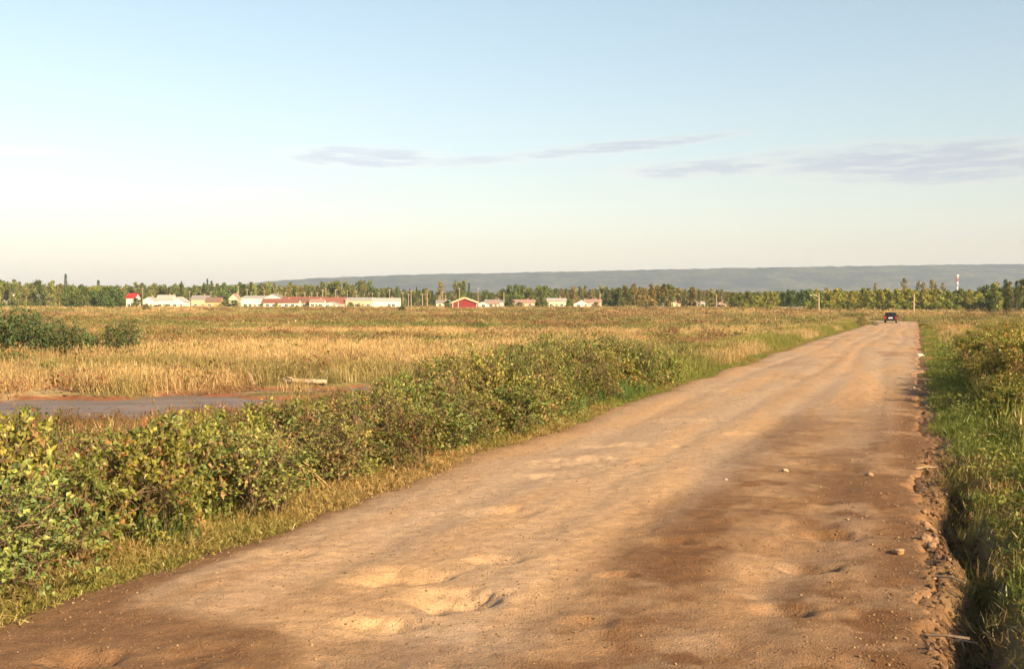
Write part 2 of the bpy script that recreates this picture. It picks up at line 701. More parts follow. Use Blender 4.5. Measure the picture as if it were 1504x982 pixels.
# ------------------------------------------------------------------ road sheet
# potholes from the photograph: pixel centre, pixel half width, pixel half height, depth
HOLES = [(588, 850, 85, 16, 0.075), (668, 881, 82, 18, 0.095), (752, 753, 66, 9, 0.06), (556, 921, 66, 12, 0.055),
         (725, 824, 50, 8, 0.035), (905, 849, 34, 6, 0.035), (985, 798, 40, 6, 0.035), (1225, 788, 64, 9, 0.065),
         (1192, 835, 48, 10, 0.065), (1150, 896, 70, 11, 0.05), (880, 680, 88, 8, 0.06), (125, 966, 75, 13, 0.08),
         (868, 916, 36, 8, 0.03), (1180, 738, 60, 7, 0.045), (300, 965, 70, 18, 0.03), (420, 815, 50, 8, 0.03),
         (930, 655, 70, 5, 0.045), (830, 700, 60, 6, 0.04), (1230, 690, 44, 5, 0.03), (1010, 620, 55, 4, 0.03),
         (1080, 575, 46, 3.5, 0.035), (1150, 556, 40, 3, 0.03), (1230, 520, 26, 2.2, 0.03), (1290, 545, 30, 2.6, 0.03),
         (1285, 508, 34, 2.0, 0.035), (1300, 498, 26, 1.6, 0.03), (700, 640, 40, 5, 0.02), (1100, 640, 50, 5, 0.03)]
sr = geo(2.0, 330, 0.0042, 0.024)
sr = np.concatenate([np.arange(-40, 2, 0.5), sr])
tr_ = np.linspace(T_L - 1.05, T_R + 0.85, 190)
S, T = np.meshgrid(sr, tr_, indexing='ij')
Xr, Yr = st2xy(S, T + bend(S))
zr = road_z(S)
zc = 0.03 * (1 - ((T - (T_L + T_R) / 2) / 3.3) ** 2)
for tw, am in ((-5.2, .03), (-3.5, .03), (-2.6, .03), (-1.1, .035)):
    zc = zc - am * np.exp(-((T - tw - 0.25 * np.sin(S * 0.11 + tw)) / 0.28) ** 2) * (0.4 + 0.8 * vnoise(S * 0.3, T * 0 + tw * 9))
zc = zc + (fbm(S * 0.55, T * 0.8, 3, 51) - 0.5) * 0.055
zc = zc + (fbm(S * 2.1, T * 2.6, 3, 55) - 0.5) * 0.020
zc = zc + (fbm(S * 7.0, T * 8.0, 3, 58) - 0.5) * 0.022 * np.clip(12 / np.clip(S, 6, None), 0, 1)
wb = sstep(T, -3.2, -1.5) * (1 - sstep(S, 30, 60))
zc = zc + 0.018 * np.sin(S * 5.6 + 3 * vnoise(S * 0.6, T * 0.5, 77)) * wb * sstep(fbm(S * 0.35, T * 0.3, 2, 78), 0.42, 0.6)
hole_m = np.zeros_like(S)
rim_m = np.zeros_like(S)
for hx, hy, hw, hh, dep in HOLES:
    cx, cy = px2xy(hx, hy)
    x2, _ = px2xy(hx + hw, hy)
    _, y2 = px2xy(hx, hy - hh)
    rx = max(abs(x2 - cx), 0.12)
    ry = max(abs(y2 - cy), 0.16)
    q = np.sqrt(((Xr - cx) / rx) ** 2 + ((Yr - cy) / ry) ** 2)
    q = q + (fbm(Xr * 3.2, Yr * 3.2, 4, 61, .65) - 0.5) * 1.1
    pit = 1 - sstep(q, 0.3, 1.05)
    rim = np.exp(-((q - 1.2) / 0.28) ** 2)
    zc = zc - dep * 1.1 * pit * (.8 + .5 * fbm(Xr * 7, Yr * 7, 2, 63)) + 0.006 * rim
    hole_m = np.maximum(hole_m, pit)
    rim_m = np.maximum(rim_m, rim)
el_, er_ = edge_l(S), edge_r(S)
fall = sstep(el_ - T, -0.05, 0.75) * 0.32 + sstep(T - er_, -0.02, 0.22) * 0.45
taper = sstep(S, 290, 328) * 0.8
Zr = zr + zc - fall - taper
# colour: sandy tan, darker brown along the right, the near end and the near left corner
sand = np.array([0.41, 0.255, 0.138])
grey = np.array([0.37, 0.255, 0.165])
umber = np.array([0.14, 0.068, 0.030])
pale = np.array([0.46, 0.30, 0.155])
f = fbm(S * 0.16, T * 1.3, 4, 65)[..., None]
Cr = sand * (1 - sstep(f, 0.4, 0.62)) + grey * sstep(f, 0.4, 0.62)
for tw in (-5.2, -3.5):
    k = (np.exp(-((T - tw) / 0.35) ** 2) * 0.45)[..., None]
    Cr = Cr * (1 - k) + grey * 1.03 * k
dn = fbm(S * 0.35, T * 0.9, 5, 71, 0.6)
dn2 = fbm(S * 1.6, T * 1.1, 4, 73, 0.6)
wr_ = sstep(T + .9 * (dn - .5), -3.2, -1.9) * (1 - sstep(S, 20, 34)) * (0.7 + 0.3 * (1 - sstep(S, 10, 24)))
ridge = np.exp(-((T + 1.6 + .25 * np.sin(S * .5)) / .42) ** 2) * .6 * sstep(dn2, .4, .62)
wet = wr_ * (0.58 + 0.42 * sstep(dn + 0.8 * (dn2 - 0.5), 0.34, 0.52)) * (1 - ridge)  # weight of the darker brown tone, patchy along the right side
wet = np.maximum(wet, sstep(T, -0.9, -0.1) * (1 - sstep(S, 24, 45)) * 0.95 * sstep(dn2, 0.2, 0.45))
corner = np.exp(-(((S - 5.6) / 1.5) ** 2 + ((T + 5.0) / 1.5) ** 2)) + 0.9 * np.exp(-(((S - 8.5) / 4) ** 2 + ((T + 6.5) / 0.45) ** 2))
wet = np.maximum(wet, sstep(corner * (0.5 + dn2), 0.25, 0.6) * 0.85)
wet = np.maximum(wet, (1 - sstep(S, 5.8, 9.0)) * 0.55 * sstep(dn2 + .3 * (dn - .5), 0.3, 0.62))  # darker brown towards the near end
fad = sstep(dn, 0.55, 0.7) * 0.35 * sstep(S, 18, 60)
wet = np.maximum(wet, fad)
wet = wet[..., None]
Cr = Cr * (1 - wet) + umber * wet
pk = np.clip(rim_m * 0.15 + hole_m * 0.05, 0, 0.5)[..., None] * (1 - 0.4 * wet)
Cr = Cr * (1 - pk) + pale * pk
eg = np.clip(sstep(el_ - T, -0.5, 0.1) + sstep(T - er_, -0.35, 0.05), 0, 1)[..., None] * 0.7
Cr = Cr * (1 - eg) + SOIL * 0.9 * eg
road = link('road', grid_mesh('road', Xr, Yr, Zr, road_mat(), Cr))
tag(road, 'potholed tan dirt road running from the near left to the car', kind='structure')

# side track that crosses the road beyond the car
ss = np.linspace(-1, 1, 60)
xs_ = ss * 75 + 66
M_TRACK = plain('track', (0.36, 0.25, 0.15), 0.95, var=0.2, scale=0.4)


def road_top(s, t):
    return float(road_z(np.array([s]))[0])


# ------------------------------------------------------------------ mud flats
M_MUD = mud_mat()
for i, (cx, cy, a, c, th) in enumerate(BASINS):
    if i in (1,):
        pass
    u = np.linspace(-1, 1, 26)
    U, V = np.meshgrid(u * a * 1.35, u * c * 1.35, indexing='ij')
    xx = cx + U * math.cos(th) - V * math.sin(th)
    yy = cy + U * math.sin(th) + V * math.cos(th)
    zz = np.full_like(xx, MUDZ) + (i % 3) * 0.004 - 0.004
    o = link('mud_flat', grid_mesh('mud_flat', xx, yy, zz, M_MUD))
    o['kind'] = 'structure'

# ------------------------------------------------------------------ hill
px_prof = np.array([-4000, -1200, 200, 330, 400, 480, 600, 760, 1000, 1250, 1504, 1900, 2600, 6000.])
py_prof = np.array([440, 436, 428, 420, 413, 408, 403.5, 400, 395, 391, 387.5, 384, 384, 400.])
HD = 6200.0
xh = np.linspace(-9500, 9500, 900)
pxh = xh / HD * FPX + W0 / 2
top = CAMZ + (HOR - np.interp(pxh, px_prof, py_prof)) / FPX * HD
top = top + (fbm(xh * 0.0012, xh * 0, 3, 81) - 0.5) * 4 + (fbm(xh * 0.03, xh * 0, 3, 83) - 0.5) * 8
vv = np.array([0, .1, .22, .35, .48, .6, .72, .82, .9, .96, 1.0, 1.05, 1.15, 1.4])
zz = np.array([0, .10, .24, .38, .52, .65, .78, .88, .95, .985, 1.0, .995, .9, .3])
XH = np.repeat(xh[:, None], len(vv), 1)
YH = HD - 1300 + vv[None] * 1300 + (fbm(XH * 0.0015, vv[None] * 2 + XH * 0, 3, 85) - 0.5) * 150 * (1 - np.clip(vv[None], 0, 1))
ZH = 2 + zz[None] * (top[:, None] - 2) + (fbm(XH * 0.012, YH * 0.012, 4, 87) - 0.5) * 9 * np.sin(np.clip(vv[None], 0, 1) * PI)
hill = link('hill', grid_mesh('hill', XH, YH, ZH, hill_mat(), flip=False))
tag(hill, 'long blue forested ridge on the horizon', kind='structure')

# ------------------------------------------------------------------ haze
HAZE_D = 0.85e-4
hz, ht, hout = mat_new('haze')
pv = ht.new('ShaderNodeVolumePrincipled')
pv.inputs['Color'].default_value = (0.66, 0.78, 1.0, 1)
pv.inputs['Density'].default_value = HAZE_D
pv.inputs['Anisotropy'].default_value = 0.0
ht.l.new(pv.outputs[0], hout.inputs['Volume'])
hb = MB()
hb.box((0, 4100, 150), (24000, 11500, 310))
haze = hb.build('haze', hz)
tag(haze, 'pale blue evening haze over the lowland', kind='stuff')


# ------------------------------------------------------------------ plants: prototypes
def leaf(mb, p, d, up, L, Wd, col, fold=0.25):
    """a folded six-point leaf"""
    d = d.normalized()
    side = d.cross(up)
    if side.length < 1e-4:
        side = Vector((1, 0, 0))
    side.normalize()
    n = side.cross(d).normalized()
    a = p
    tip = p + d * L - n * L * 0.12
    m1 = p + d * L * 0.5 + n * L * 0.04
    l1 = p + d * L * 0.35 + side * Wd * 0.5 + n * Wd * fold
    r1 = p + d * L * 0.35 - side * Wd * 0.5 + n * Wd * fold
    mb.add([a, l1, tip, r1, m1], [(0, 4, 1), (4, 2, 1), (0, 3, 4), (4, 3, 2)], col)


def rnd_dir(r, up=0.0):
    while True:
        v = Vector((r.uniform(-1, 1), r.uniform(-1, 1), r.uniform(-1, 1)))
        if 0.05 < v.length < 1:
            v.normalize()
            v.z += up
            return v.normalized()


def pick_col(r, pal):
    x = r.random() * sum(p[0] for p in pal)
    for wgt, c in pal:
        x -= wgt
        if x <= 0:
            break
    k = r.uniform(0.7, 1.25)
    return tuple(min(0.9, v * k) for v in c)


PAL_YG = [(5, (0.165, 0.175, 0.038)), (1.6, (0.25, 0.24, 0.055)), (3.2, (0.10, 0.125, 0.032)), (1.3, (0.21, 0.135, 0.05)), (.03, (0.28, 0.08, 0.035))]
PAL_BR = [(5, (0.16, 0.17, 0.036)), (2, (0.25, 0.18, 0.06)), (1.6, (0.17, 0.10, 0.045)), (.35, (0.26, 0.075, 0.03)), (1.5, (0.08, 0.10, 0.026))]
PAL_RD = [(1.6, (0.24, 0.075, 0.04)), (3, (0.20, 0.12, 0.05)), (3, (0.14, 0.14, 0.035)), (.6, (0.32, 0.12, 0.05))]
PAL_DG = [(5, (0.075, 0.10, 0.035)), (3, (0.12, 0.14, 0.042)), (1.4, (0.035, 0.055, 0.022)), (.8, (0.20, 0.13, 0.05))]


def shrub_meshes(name, seed, h, wd, twigs, per, L, pal, dense=0.0):
    r = random.Random(seed)
    fm, sm = MB(), MB()
    stems = []
    for i in range(8):
        a = r.uniform(0, 2 * PI)
        b = Vector((math.cos(a) * wd * .12, math.sin(a) * wd * .12, -0.12))
        e = Vector((math.cos(a) * wd * r.uniform(.1, .4), math.sin(a) * wd * r.uniform(.1, .4), h * r.uniform(.7, 1.0)))
        mid = (b + e) / 2 + Vector((r.uniform(-.08, .08), r.uniform(-.08, .08), h * .08))
        sm.tube([b, mid, e], [.010, .007, .003], 4)
        stems.append((b, mid, e))
    for i in range(twigs):
        b, mid, e = r.choice(stems)
        u = r.uniform(0.15, 1.0)
        p0 = b.lerp(mid, u * 2) if u < .5 else mid.lerp(e, u * 2 - 1)
        a = r.uniform(0, 2 * PI)
        rr = wd * .5 * math.sqrt(r.uniform(0.05, 1)) * (0.75 + 0.5 * r.random())
        zt = h * min(1.05, r.uniform(0.12, 1.0) ** 0.75 * (1.12 - 0.35 * (rr / (wd * .5)) ** 2) * r.uniform(.85, 1.12))
        p1 = Vector((math.cos(a) * rr, math.sin(a) * rr, max(zt, .06)))
        pm = p0.lerp(p1, .5) + Vector((0, 0, .05))
        sm.tube([p0, pm, p1], [.0045, .0035, .0015], 3, cap=False)
        base = pick_col(r, pal)
        for j in range(per):
            q = pm.lerp(p1, r.uniform(0.1, 1.1)) + rnd_dir(r) * L * r.uniform(.1, .9)
            d = (rnd_dir(r, .1) + (p1 - p0).normalized() * .5)
            c = base if r.random() < .84 else pick_col(r, pal)
            k = r.uniform(.85, 1.15)
            leaf(fm, q, d, rnd_dir(r, 0.9), L * r.uniform(.65, 1.3), L * r.uniform(.55, .85), tuple(v * k for v in c))
    return fm.mesh('foliage', M_LEAF), sm.mesh('stem', M_STEM)


def tuft_mesh(name, seed, n, h, rad, wdt, pal, lean=0.35, mat=None, seedhead=0.0, h_var=0.45):
    r = random.Random(seed)
    mb = MB()
    for i in range(n):
        a = r.uniform(0, 2 * PI)
        q = rad * math.sqrt(r.random())
        p = Vector((math.cos(a) * q, math.sin(a) * q, -0.04))
        hh = h * r.uniform(1 - h_var, 1.15)
        ld = r.uniform(0, 2 * PI)
        ln = r.uniform(.05, lean) * hh
        m = p + Vector((math.cos(ld) * ln * .35, math.sin(ld) * ln * .35, hh * .6))
        e = p + Vector((math.cos(ld) * ln, math.sin(ld) * ln, hh * r.uniform(.88, 1.0)))
        sa = r.uniform(0, 2 * PI)
        sd = Vector((math.cos(sa), math.sin(sa), 0)) * wdt * r.uniform(.6, 1.3)
        c = pick_col(r, pal)
        mb.add([p - sd * .5, p + sd * .5, m + sd * .42, m - sd * .42, e], [(0, 1, 2, 3), (3, 2, 4)], c)
        if r.random() < seedhead:
            k = pick_col(r, [(1, (1.1, 1.0, .9))])
            e2 = e + Vector((0, 0, hh * .10))
            mb.add([e - sd * .9 - Vector((0, 0, hh * .12)), e + sd * .9 - Vector((0, 0, hh * .1)), e2], [(0, 1, 2)],
                   tuple(min(1, x * y * 1.1) for x, y in zip(c, k)))
    return mb.mesh(name, mat or M_LEAF_I)


# ---- scattering of uncountable ground cover with geometry nodes
def make_scatter(name, protos, P, ROT, SCL, TINT, PICK, label):
    src = bpy.data.collections.new(name + '_source')
    for i, me in enumerate(protos):
        o = bpy.data.objects.new('%s_%02d' % (name, i), me)
        src.objects.link(o)
    me = bpy.data.meshes.new(name)
    n = len(P)
    me.vertices.add(n)
    me.vertices.foreach_set('co', np.asarray(P, 'f').ravel())
    for nm, typ, arr, key in (('rot', 'FLOAT_VECTOR', ROT, 'vector'), ('scl', 'FLOAT_VECTOR', SCL, 'vector'), ('pick', 'INT', PICK, 'value')):
        a = me.attributes.new(nm, typ, 'POINT')
        a.data.foreach_set(key, np.asarray(arr, 'i' if typ == 'INT' else 'f').ravel())
    a = me.attributes.new('tint', 'FLOAT_COLOR', 'POINT')
    a.data.foreach_set('color', np.concatenate([TINT, np.ones((n, 1))], 1).astype('f').ravel())
    o = link(name, me)
    ng = bpy.data.node_groups.new(name, 'GeometryNodeTree')
    ng.interface.new_socket('Geometry', in_out='INPUT', socket_type='NodeSocketGeometry')
    ng.interface.new_socket('Geometry', in_out='OUTPUT', socket_type='NodeSocketGeometry')
    gi = ng.nodes.new('NodeGroupInput')
    go = ng.nodes.new('NodeGroupOutput')
    ci = ng.nodes.new('GeometryNodeCollectionInfo')
    ci.inputs['Collection'].default_value = src
    ci.inputs['Separate Children'].default_value = True
    ci.inputs['Reset Children'].default_value = True
    ip = ng.nodes.new('GeometryNodeInstanceOnPoints')
    ip.inputs['Pick Instance'].default_value = True

    def named(nm, typ):
        a_ = ng.nodes.new('GeometryNodeInputNamedAttribute')
        a_.data_type = typ
        a_.inputs['Name'].default_value = nm
        return a_.outputs['Attribute']
    e2r = ng.nodes.new('FunctionNodeEulerToRotation')
    L = ng.links.new
    L(named('rot', 'FLOAT_VECTOR'), e2r.inputs[0])
    L(e2r.outputs[0], ip.inputs['Rotation'])
    L(named('scl', 'FLOAT_VECTOR'), ip.inputs['Scale'])
    L(named('pick', 'INT'), ip.inputs['Instance Index'])
    L(ci.outputs[0], ip.inputs['Instance'])
    L(gi.outputs[0], ip.inputs['Points'])
    L(ip.outputs[0], go.inputs[0])
    md = o.modifiers.new('scatter', 'NODES')
    md.node_group = ng
    tag(o, label, kind='stuff')
    return o


WHITE = [(1, (1.0, 1.0, 1.0)), (1, (0.8, 0.8, 0.75)), (.6, (1.15, 1.05, .8))]
tall_protos = [tuft_mesh('tall_grass', 100 + i, 64, 0.66, 0.55, 0.015, WHITE, (.35, .6, .8)[i], seedhead=.35, h_var=.65) for i in range(3)]
low_protos = [tuft_mesh('short_grass', 110 + i, 60, 0.30, 0.30, 0.011, WHITE, 0.7, h_var=.6) for i in range(3)]
far_protos = [tuft_mesh('far_grass', 120 + i, 60, 0.55, 1.5, 0.05, WHITE, 0.4, seedhead=.3) for i in range(3)]
weed_protos = []
for i in range(3):
    r = random.Random(130 + i)
    mb = MB()
    for k in range(70):
        a = r.uniform(0, 2 * PI)
        q = .42 * math.sqrt(r.random())
        p = Vector((math.cos(a) * q, math.sin(a) * q, r.uniform(.02, .34) * (1 - q)))
        leaf(mb, p, rnd_dir(r, .2), rnd_dir(r, .8), r.uniform(.05, .1), r.uniform(.035, .06), pick_col(r, WHITE))
    weed_protos.append(mb.mesh('weed', M_LEAF_I))

rng = np.random.RandomState(11)


def tints(x, y, n, verge=0.0):
    st, ru, gr = field_mix(x, y)
    c = field_col(x, y) * 1.25
    rd = rng.rand(n)
    alt = np.where((rd < .5)[:, None], STRAW * 1.2, np.where((rd < .85)[:, None], OLIVE * 1.1, RUST))
    c = c * 0.74 + alt * 0.26
    return c * rng.uniform(0.72, 1.3, (n, 1))


def cull(x, y, z, m=160):
    px = W0 / 2 + FPX * x / np.maximum(y, 0.1)
    return (y > 1.0) & (px > -m - 500 / np.maximum(y, 1) * 4) & (px < W0 + m + 400)


# field grass: near / middle / far
def scatter_field():
    P, ROT, SCL, TI, PK = [], [], [], [], []
    for (d0, d1, n, sxy, sz, base) in ((14, 60, 15000, 1.0, 1.05, 0), (60, 140, 17000, 1.4, 1.0, 0), (140, 300, 15000, 1.0, 1.05, 3), (300, 620, 12000, 2.0, 1.3, 3)):
        d = np.sqrt(rng.uniform(d0 ** 2, d1 ** 2, n * 2))
        a = rng.uniform(R(-36), R(38), n * 2)
        x, y = d * np.sin(a), d * np.cos(a)
        s, t = xy2st(x, y)
        t = t - bend(s)
        ok = ((t < -8.8) | (t > 2.2) | (s > 330)) & (basin(x, y) < 0.3 + .75 * (fbm(x * .8, y * .8, 2, 191) > .66))
        ok &= rng.rand(n * 2) > 0.7 * front_of_basin(x, y) * (d0 < 60)
        # thin patches
        dens = fbm(x * 0.05, y * 0.14, 3, 91) + .7 * (fbm(x * .5, y * .6, 2, 93) - .5)
        ok &= rng.rand(n * 2) < sstep(dens, 0.22, 0.5) * .9 + .12
        x, y = x[ok][:n], y[ok][:n]
        m = len(x)
        z = ground_z(x, y)
        hs = (0.35 + 0.75 * fbm(x * 0.06, y * 0.12, 3, 95)) * (0.55 + 0.9 * fbm(x * 0.7, y * 0.7, 2, 97))
        tall = sstep(basin(x, y), 0.0, 0.12)
        front = front_of_basin(x, y)
        tall = np.maximum(tall, front)
        hs = hs * (1 - 0.72 * tall)
        hs = hs * np.where(d0 < 60, 0.9 + 0.35 * sstep(-x, 2, 14), 1.0)
        P.append(np.stack([x, y, z], -1))
        ROT.append(np.stack([rng.normal(0, .17, m), rng.normal(0, .17, m), rng.uniform(0, 6.28, m)], -1))
        k = rng.uniform(.75, 1.3, m)
        SCL.append(np.stack([sxy * k, sxy * k, sz * hs * rng.uniform(.8, 1.2, m)], -1))
        tt = tints(x, y, m)
        rim = np.maximum(tall, front)[:, None] * .65
        tt = tt * (1 - rim) + np.array([0.21, 0.085, 0.04]) * rng.uniform(.7, 1.3, (m, 1)) * rim
        TI.append(tt)
        PK.append(base + rng.randint(0, 3, m))
    n = 9000
    d = np.sqrt(rng.uniform(24 ** 2, 250 ** 2, n))
    a = rng.uniform(R(-36), R(38), n)
    x, y = d * np.sin(a), d * np.cos(a)
    s, t = xy2st(x, y)
    wd_ = fbm(x * 0.05, y * 0.12, 4, 131)
    ok = ((t < -9.5) | (t > 4)) & (basin(x, y) < 0.2) & (front_of_basin(x, y) < .4) & (wd_ + .12 * rng.rand(n) > .53)
    x, y, d = x[ok], y[ok], d[ok]
    m = len(x)
    P.append(np.stack([x, y, ground_z(x, y)], -1))
    ROT.append(np.stack([rng.uniform(-.1, .1, m), rng.uniform(-.1, .1, m), rng.uniform(0, 6.28, m)], -1))
    k = rng.uniform(.7, 1.3, m) * (1.6 + d / 130)
    SCL.append(np.stack([k, k, rng.uniform(1.6, 2.8, m)], -1))
    g = fbm(x * .04, y * .08, 3, 141)
    u = (g + .25 * (rng.rand(m) - .5))[:, None]
    TI.append(np.where(u < .47, np.array([[0.13, 0.155, 0.04]]), np.where(u < .56, np.array([[0.24, 0.20, 0.06]]), np.array([[0.22, 0.10, 0.05]]))) * rng.uniform(.7, 1.3, (m, 1)))
    PK.append(6 + rng.randint(0, 3, m))
    n = 6000
    d = np.sqrt(rng.uniform(80 ** 2, 420 ** 2, n))
    a = rng.uniform(R(-36), R(38), n)
    x, y = d * np.sin(a), d * np.cos(a)
    s, t = xy2st(x, y)
    ok = ((t < -13) | (t > 6)) & (fbm(x * .015, y * .07, 4, 171) > .545)
    x, y, d = x[ok], y[ok], d[ok]
    m = len(x)
    P.append(np.stack([x, y, ground_z(x, y)], -1))
    ROT.append(np.stack([0 * x, 0 * x, rng.uniform(0, 6.28, m)], -1))
    k = rng.uniform(.7, 1.3, m) * (2 + d / 80)
    SCL.append(np.stack([k, k, rng.uniform(1.4, 2.4, m) * (1 + d / 400)], -1))
    u = (fbm(x * .02, y * .05, 3, 181) + .2 * (rng.rand(m) - .5))[:, None]
    TI.append(np.where(u < .5, np.array([[0.25, 0.14, 0.075]]), np.array([[0.20, 0.19, 0.065]])) * rng.uniform(.7, 1.3, (m, 1)))
    PK.append(6 + rng.randint(0, 3, m))
    make_scatter('field_grass', tall_protos + far_protos + weed_protos, np.concatenate(P), np.concatenate(ROT), np.concatenate(SCL),
                 np.concatenate(TI), np.concatenate(PK), 'tall straw coloured grass covering the open field')


scatter_field()


def scatter_verge():
    P, ROT, SCL, TI, PK = [], [], [], [], []

    def add(s, t, zs, sxy, tint, base, jit=.25):
        x, y = st2xy(s, t + bend(s))
        ok = cull(x, y, 0)
        x, y = x[ok], y[ok]
        m = len(x)
        P.append(np.stack([x, y, ground_z(x, y)], -1))
        ROT.append(np.stack([rng.uniform(-jit, jit, m), rng.uniform(-jit, jit, m), rng.uniform(0, 6.28, m)], -1))
        k = rng.uniform(.7, 1.3, m)
        SCL.append(np.stack([sxy * k, sxy * k, (zs[ok] if hasattr(zs, '__len__') else zs) * rng.uniform(.7, 1.25, m)], -1))
        TI.append(tint[ok] * rng.uniform(.7, 1.3, (m, 1)))
        PK.append(base + rng.randint(0, 3, m))

    def blend(a, b, k):
        return np.array(a)[None] * (1 - k[:, None]) + np.array(b)[None] * k[:, None]
    G1, G2, DR = (0.13, 0.18, 0.035), (0.21, 0.225, 0.045), (0.40, 0.265, 0.105)
    # left: low dry strip beside the road
    n = 8500
    s = 4 + 190 * rng.rand(n) ** 2.4
    t = edge_l(s) - 0.1 - 1.3 * rng.rand(n) ** 1.2
    k = np.clip(sstep(fbm(s * .25, t * 1.0, 3, 101), .3, .6) + (rng.rand(n) - .5) * .5 - 0.6 * sstep(s, 16, 32) + .25 * (1 - sstep(s, 9, 14)), 0, 1)
    dd = -(t - edge_l(s))
    add(s, t, 0.22 + 0.45 * np.clip(dd - .45, 0, 1), 0.8, blend(G2, DR, k), 3, .5)
    # left: green grass in and under the thicket
    n = 9000
    s = 4 + 190 * rng.rand(n) ** 2.0
    t = -7.6 - 4.5 * rng.rand(n)
    k = np.clip(sstep(fbm(s * .15, t * .5, 3, 103), .45, .68) + (rng.rand(n) - .5) * .5, 0, 1)
    add(s, t, 0.9 + 0.7 * rng.rand(n), 1.0, blend(G1, DR, k), 3)
    n = 5200
    s = 30 + 170 * rng.rand(n) ** 1.5
    t = -7.3 - 4.0 * rng.rand(n)
    k = np.clip(sstep(fbm(s * .12, t * .5, 3, 105), .42, .6) + (rng.rand(n) - .5) * .6, 0, 1)
    add(s, t, 0.75 + 0.3 * rng.rand(n), 0.75, blend(G2, STRAW, k), 0)
    # left: tall green blade clumps seen in the thicket
    for (cs, ct, cr, n) in ((9.3, -7.8, .4, 16), (12.8, -9.0, .6, 18), (19.5, -7.7, 1.2, 30), (24.5, -7.6, 1.6, 45), (30, -7.6, 2.2, 60)):
        s = cs + rng.randn(n) * cr
        t = ct + rng.randn(n) * .35
        add(s, t, .78, .5, np.repeat(np.array([[0.10, 0.165, 0.04]]), n, 0), 0)
    # right: green bank
    n = 9500
    s = 3 + 150 * rng.rand(n) ** 2.3
    t = edge_r(s) + 0.45 + 3.4 * rng.rand(n) ** 1.1
    k = np.clip(sstep(fbm(s * .35, t * .9, 3, 107), .56, .74) + (rng.rand(n) - .5) * .4 + 0.4 * (1 - sstep(t, .5, 1.0)) * (1 - sstep(s, 14, 22)), 0, 1)
    nearbare = ~((t < .92 - .25 * sstep(s, 12, 17)) & (s < 18) & (rng.rand(n) < .97))
    s, t, k = s[nearbare], t[nearbare], k[nearbare]
    rough = .35 + 1.7 * fbm(s * 1.1, t * 1.3, 3, 151)
    add(s, t, (0.42 + .55 * sstep(t, 1.2, 2.4)) * rough, 0.85, blend((0.18, 0.215, 0.042), DR, k), 3, .5)
    n = 110
    s = 4.5 + 14 * rng.rand(n)
    t = .35 + .5 * rng.rand(n)
    add(s, t, .35 + .5 * rng.rand(n), .6, blend((0.14, 0.16, 0.04), DR, np.clip(rng.rand(n) * 1.4, 0, 1)), 3, .9)
    n = 5200
    s = 6 + 180 * rng.rand(n) ** 1.7
    t = edge_r(s) + np.maximum(1.6, .05 * s) + 6.0 * rng.rand(n)
    k = np.clip(sstep(fbm(s * .2, t * .5, 3, 109), .45, .62) + (rng.rand(n) - .5) * .5, 0, 1)
    add(s, t, 0.75 + .35 * rng.rand(n), 0.75, blend(G2, STRAW * .8, k * .8), 0)
    # broad-leaved low weeds both sides
    n = 3200
    s = 4 + 70 * rng.rand(n) ** 1.8
    lf = rng.rand(n) < .55
    t = np.where(lf, -7.3 - 3.0 * rng.rand(n), 1.1 + 3.0 * rng.rand(n))
    k = rng.rand(n)
    add(s, t, .9, .9, blend((0.12, 0.165, 0.035), (0.26, 0.25, 0.06), k), 6)
    make_scatter('verge_grass', tall_protos + low_protos + weed_protos, np.concatenate(P), np.concatenate(ROT), np.concatenate(SCL),
                 np.concatenate(TI), np.concatenate(PK), 'green and dry grass with low weeds along both road edges')


scatter_verge()

# loose gravel and crumbs of earth on the road
gr_protos = []
for i in range(3):
    r = random.Random(140 + i)
    bm = bmesh.new()
    bmesh.ops.create_icosphere(bm, subdivisions=1, radius=1)
    for v in bm.verts:
        v.co *= r.uniform(.7, 1.2)
        v.co.z *= .65
    me = bpy.data.meshes.new('pebble')
    bm.to_mesh(me)
    bm.free()
    me.color_attributes.new('Col', 'FLOAT_COLOR', 'POINT').data.foreach_set('color', np.ones(len(me.vertices) * 4, 'f'))
    me.materials.append(M_LEAF_I)
    gr_protos.append(me)

from mathutils.bvhtree import BVHTree
_rv = np.stack([Xr, Yr, Zr], -1)


def road_height(x, y):
    """nearest road vertex height"""
    s, t = xy2st(x, y)
    i = np.clip(np.searchsorted(sr, s), 0, len(sr) - 1)
    j = np.clip(np.round((t - bend(s) - tr_[0]) / (tr_[1] - tr_[0])).astype(int), 0, len(tr_) - 1)
    return Zr[i, j]


n = 6000
s = 5 + 40 * rng.rand(n) ** 2.2
u = rng.rand(n)
t = np.where(u < .25, T_L + .55 * np.abs(rng.randn(n)) * .6, np.where(u < .7, T_R - np.abs(rng.randn(n)) * .55, T_L + 6.4 * rng.rand(n)))
x, y = st2xy(s, t)
z = np.maximum(road_height(x, y), ground_z(x, y))
lip = rng.rand(n) < .45
sz = 0.004 + 0.011 * rng.rand(n) ** 3 + .010 * (u > .25) * (u < .7) * rng.rand(n) ** 2
t = np.where(lip, .1 + .55 * rng.rand(n), t)
s = np.where(lip, 4.5 + 15 * rng.rand(n) ** 1.4, s)
sz = np.where(lip, .008 + .03 * rng.rand(n) ** 2.5, sz)
x, y = st2xy(s, t)
z = np.maximum(road_height(x, y), ground_z(x, y))
make_scatter('road_gravel', gr_protos, np.stack([x, y, z + sz * .2], -1), rng.uniform(0, 6.28, (n, 3)) * [0.1, .1, 1],
             np.stack([sz, sz, sz], -1), np.where(lip[:, None], np.array([[0.20, 0.115, 0.06]]), np.array([[0.33, 0.21, 0.115]])) * rng.uniform(.45, 1.3, (n, 1)), rng.randint(0, 3, n),
             'loose gravel and crumbs of earth on the dirt road')

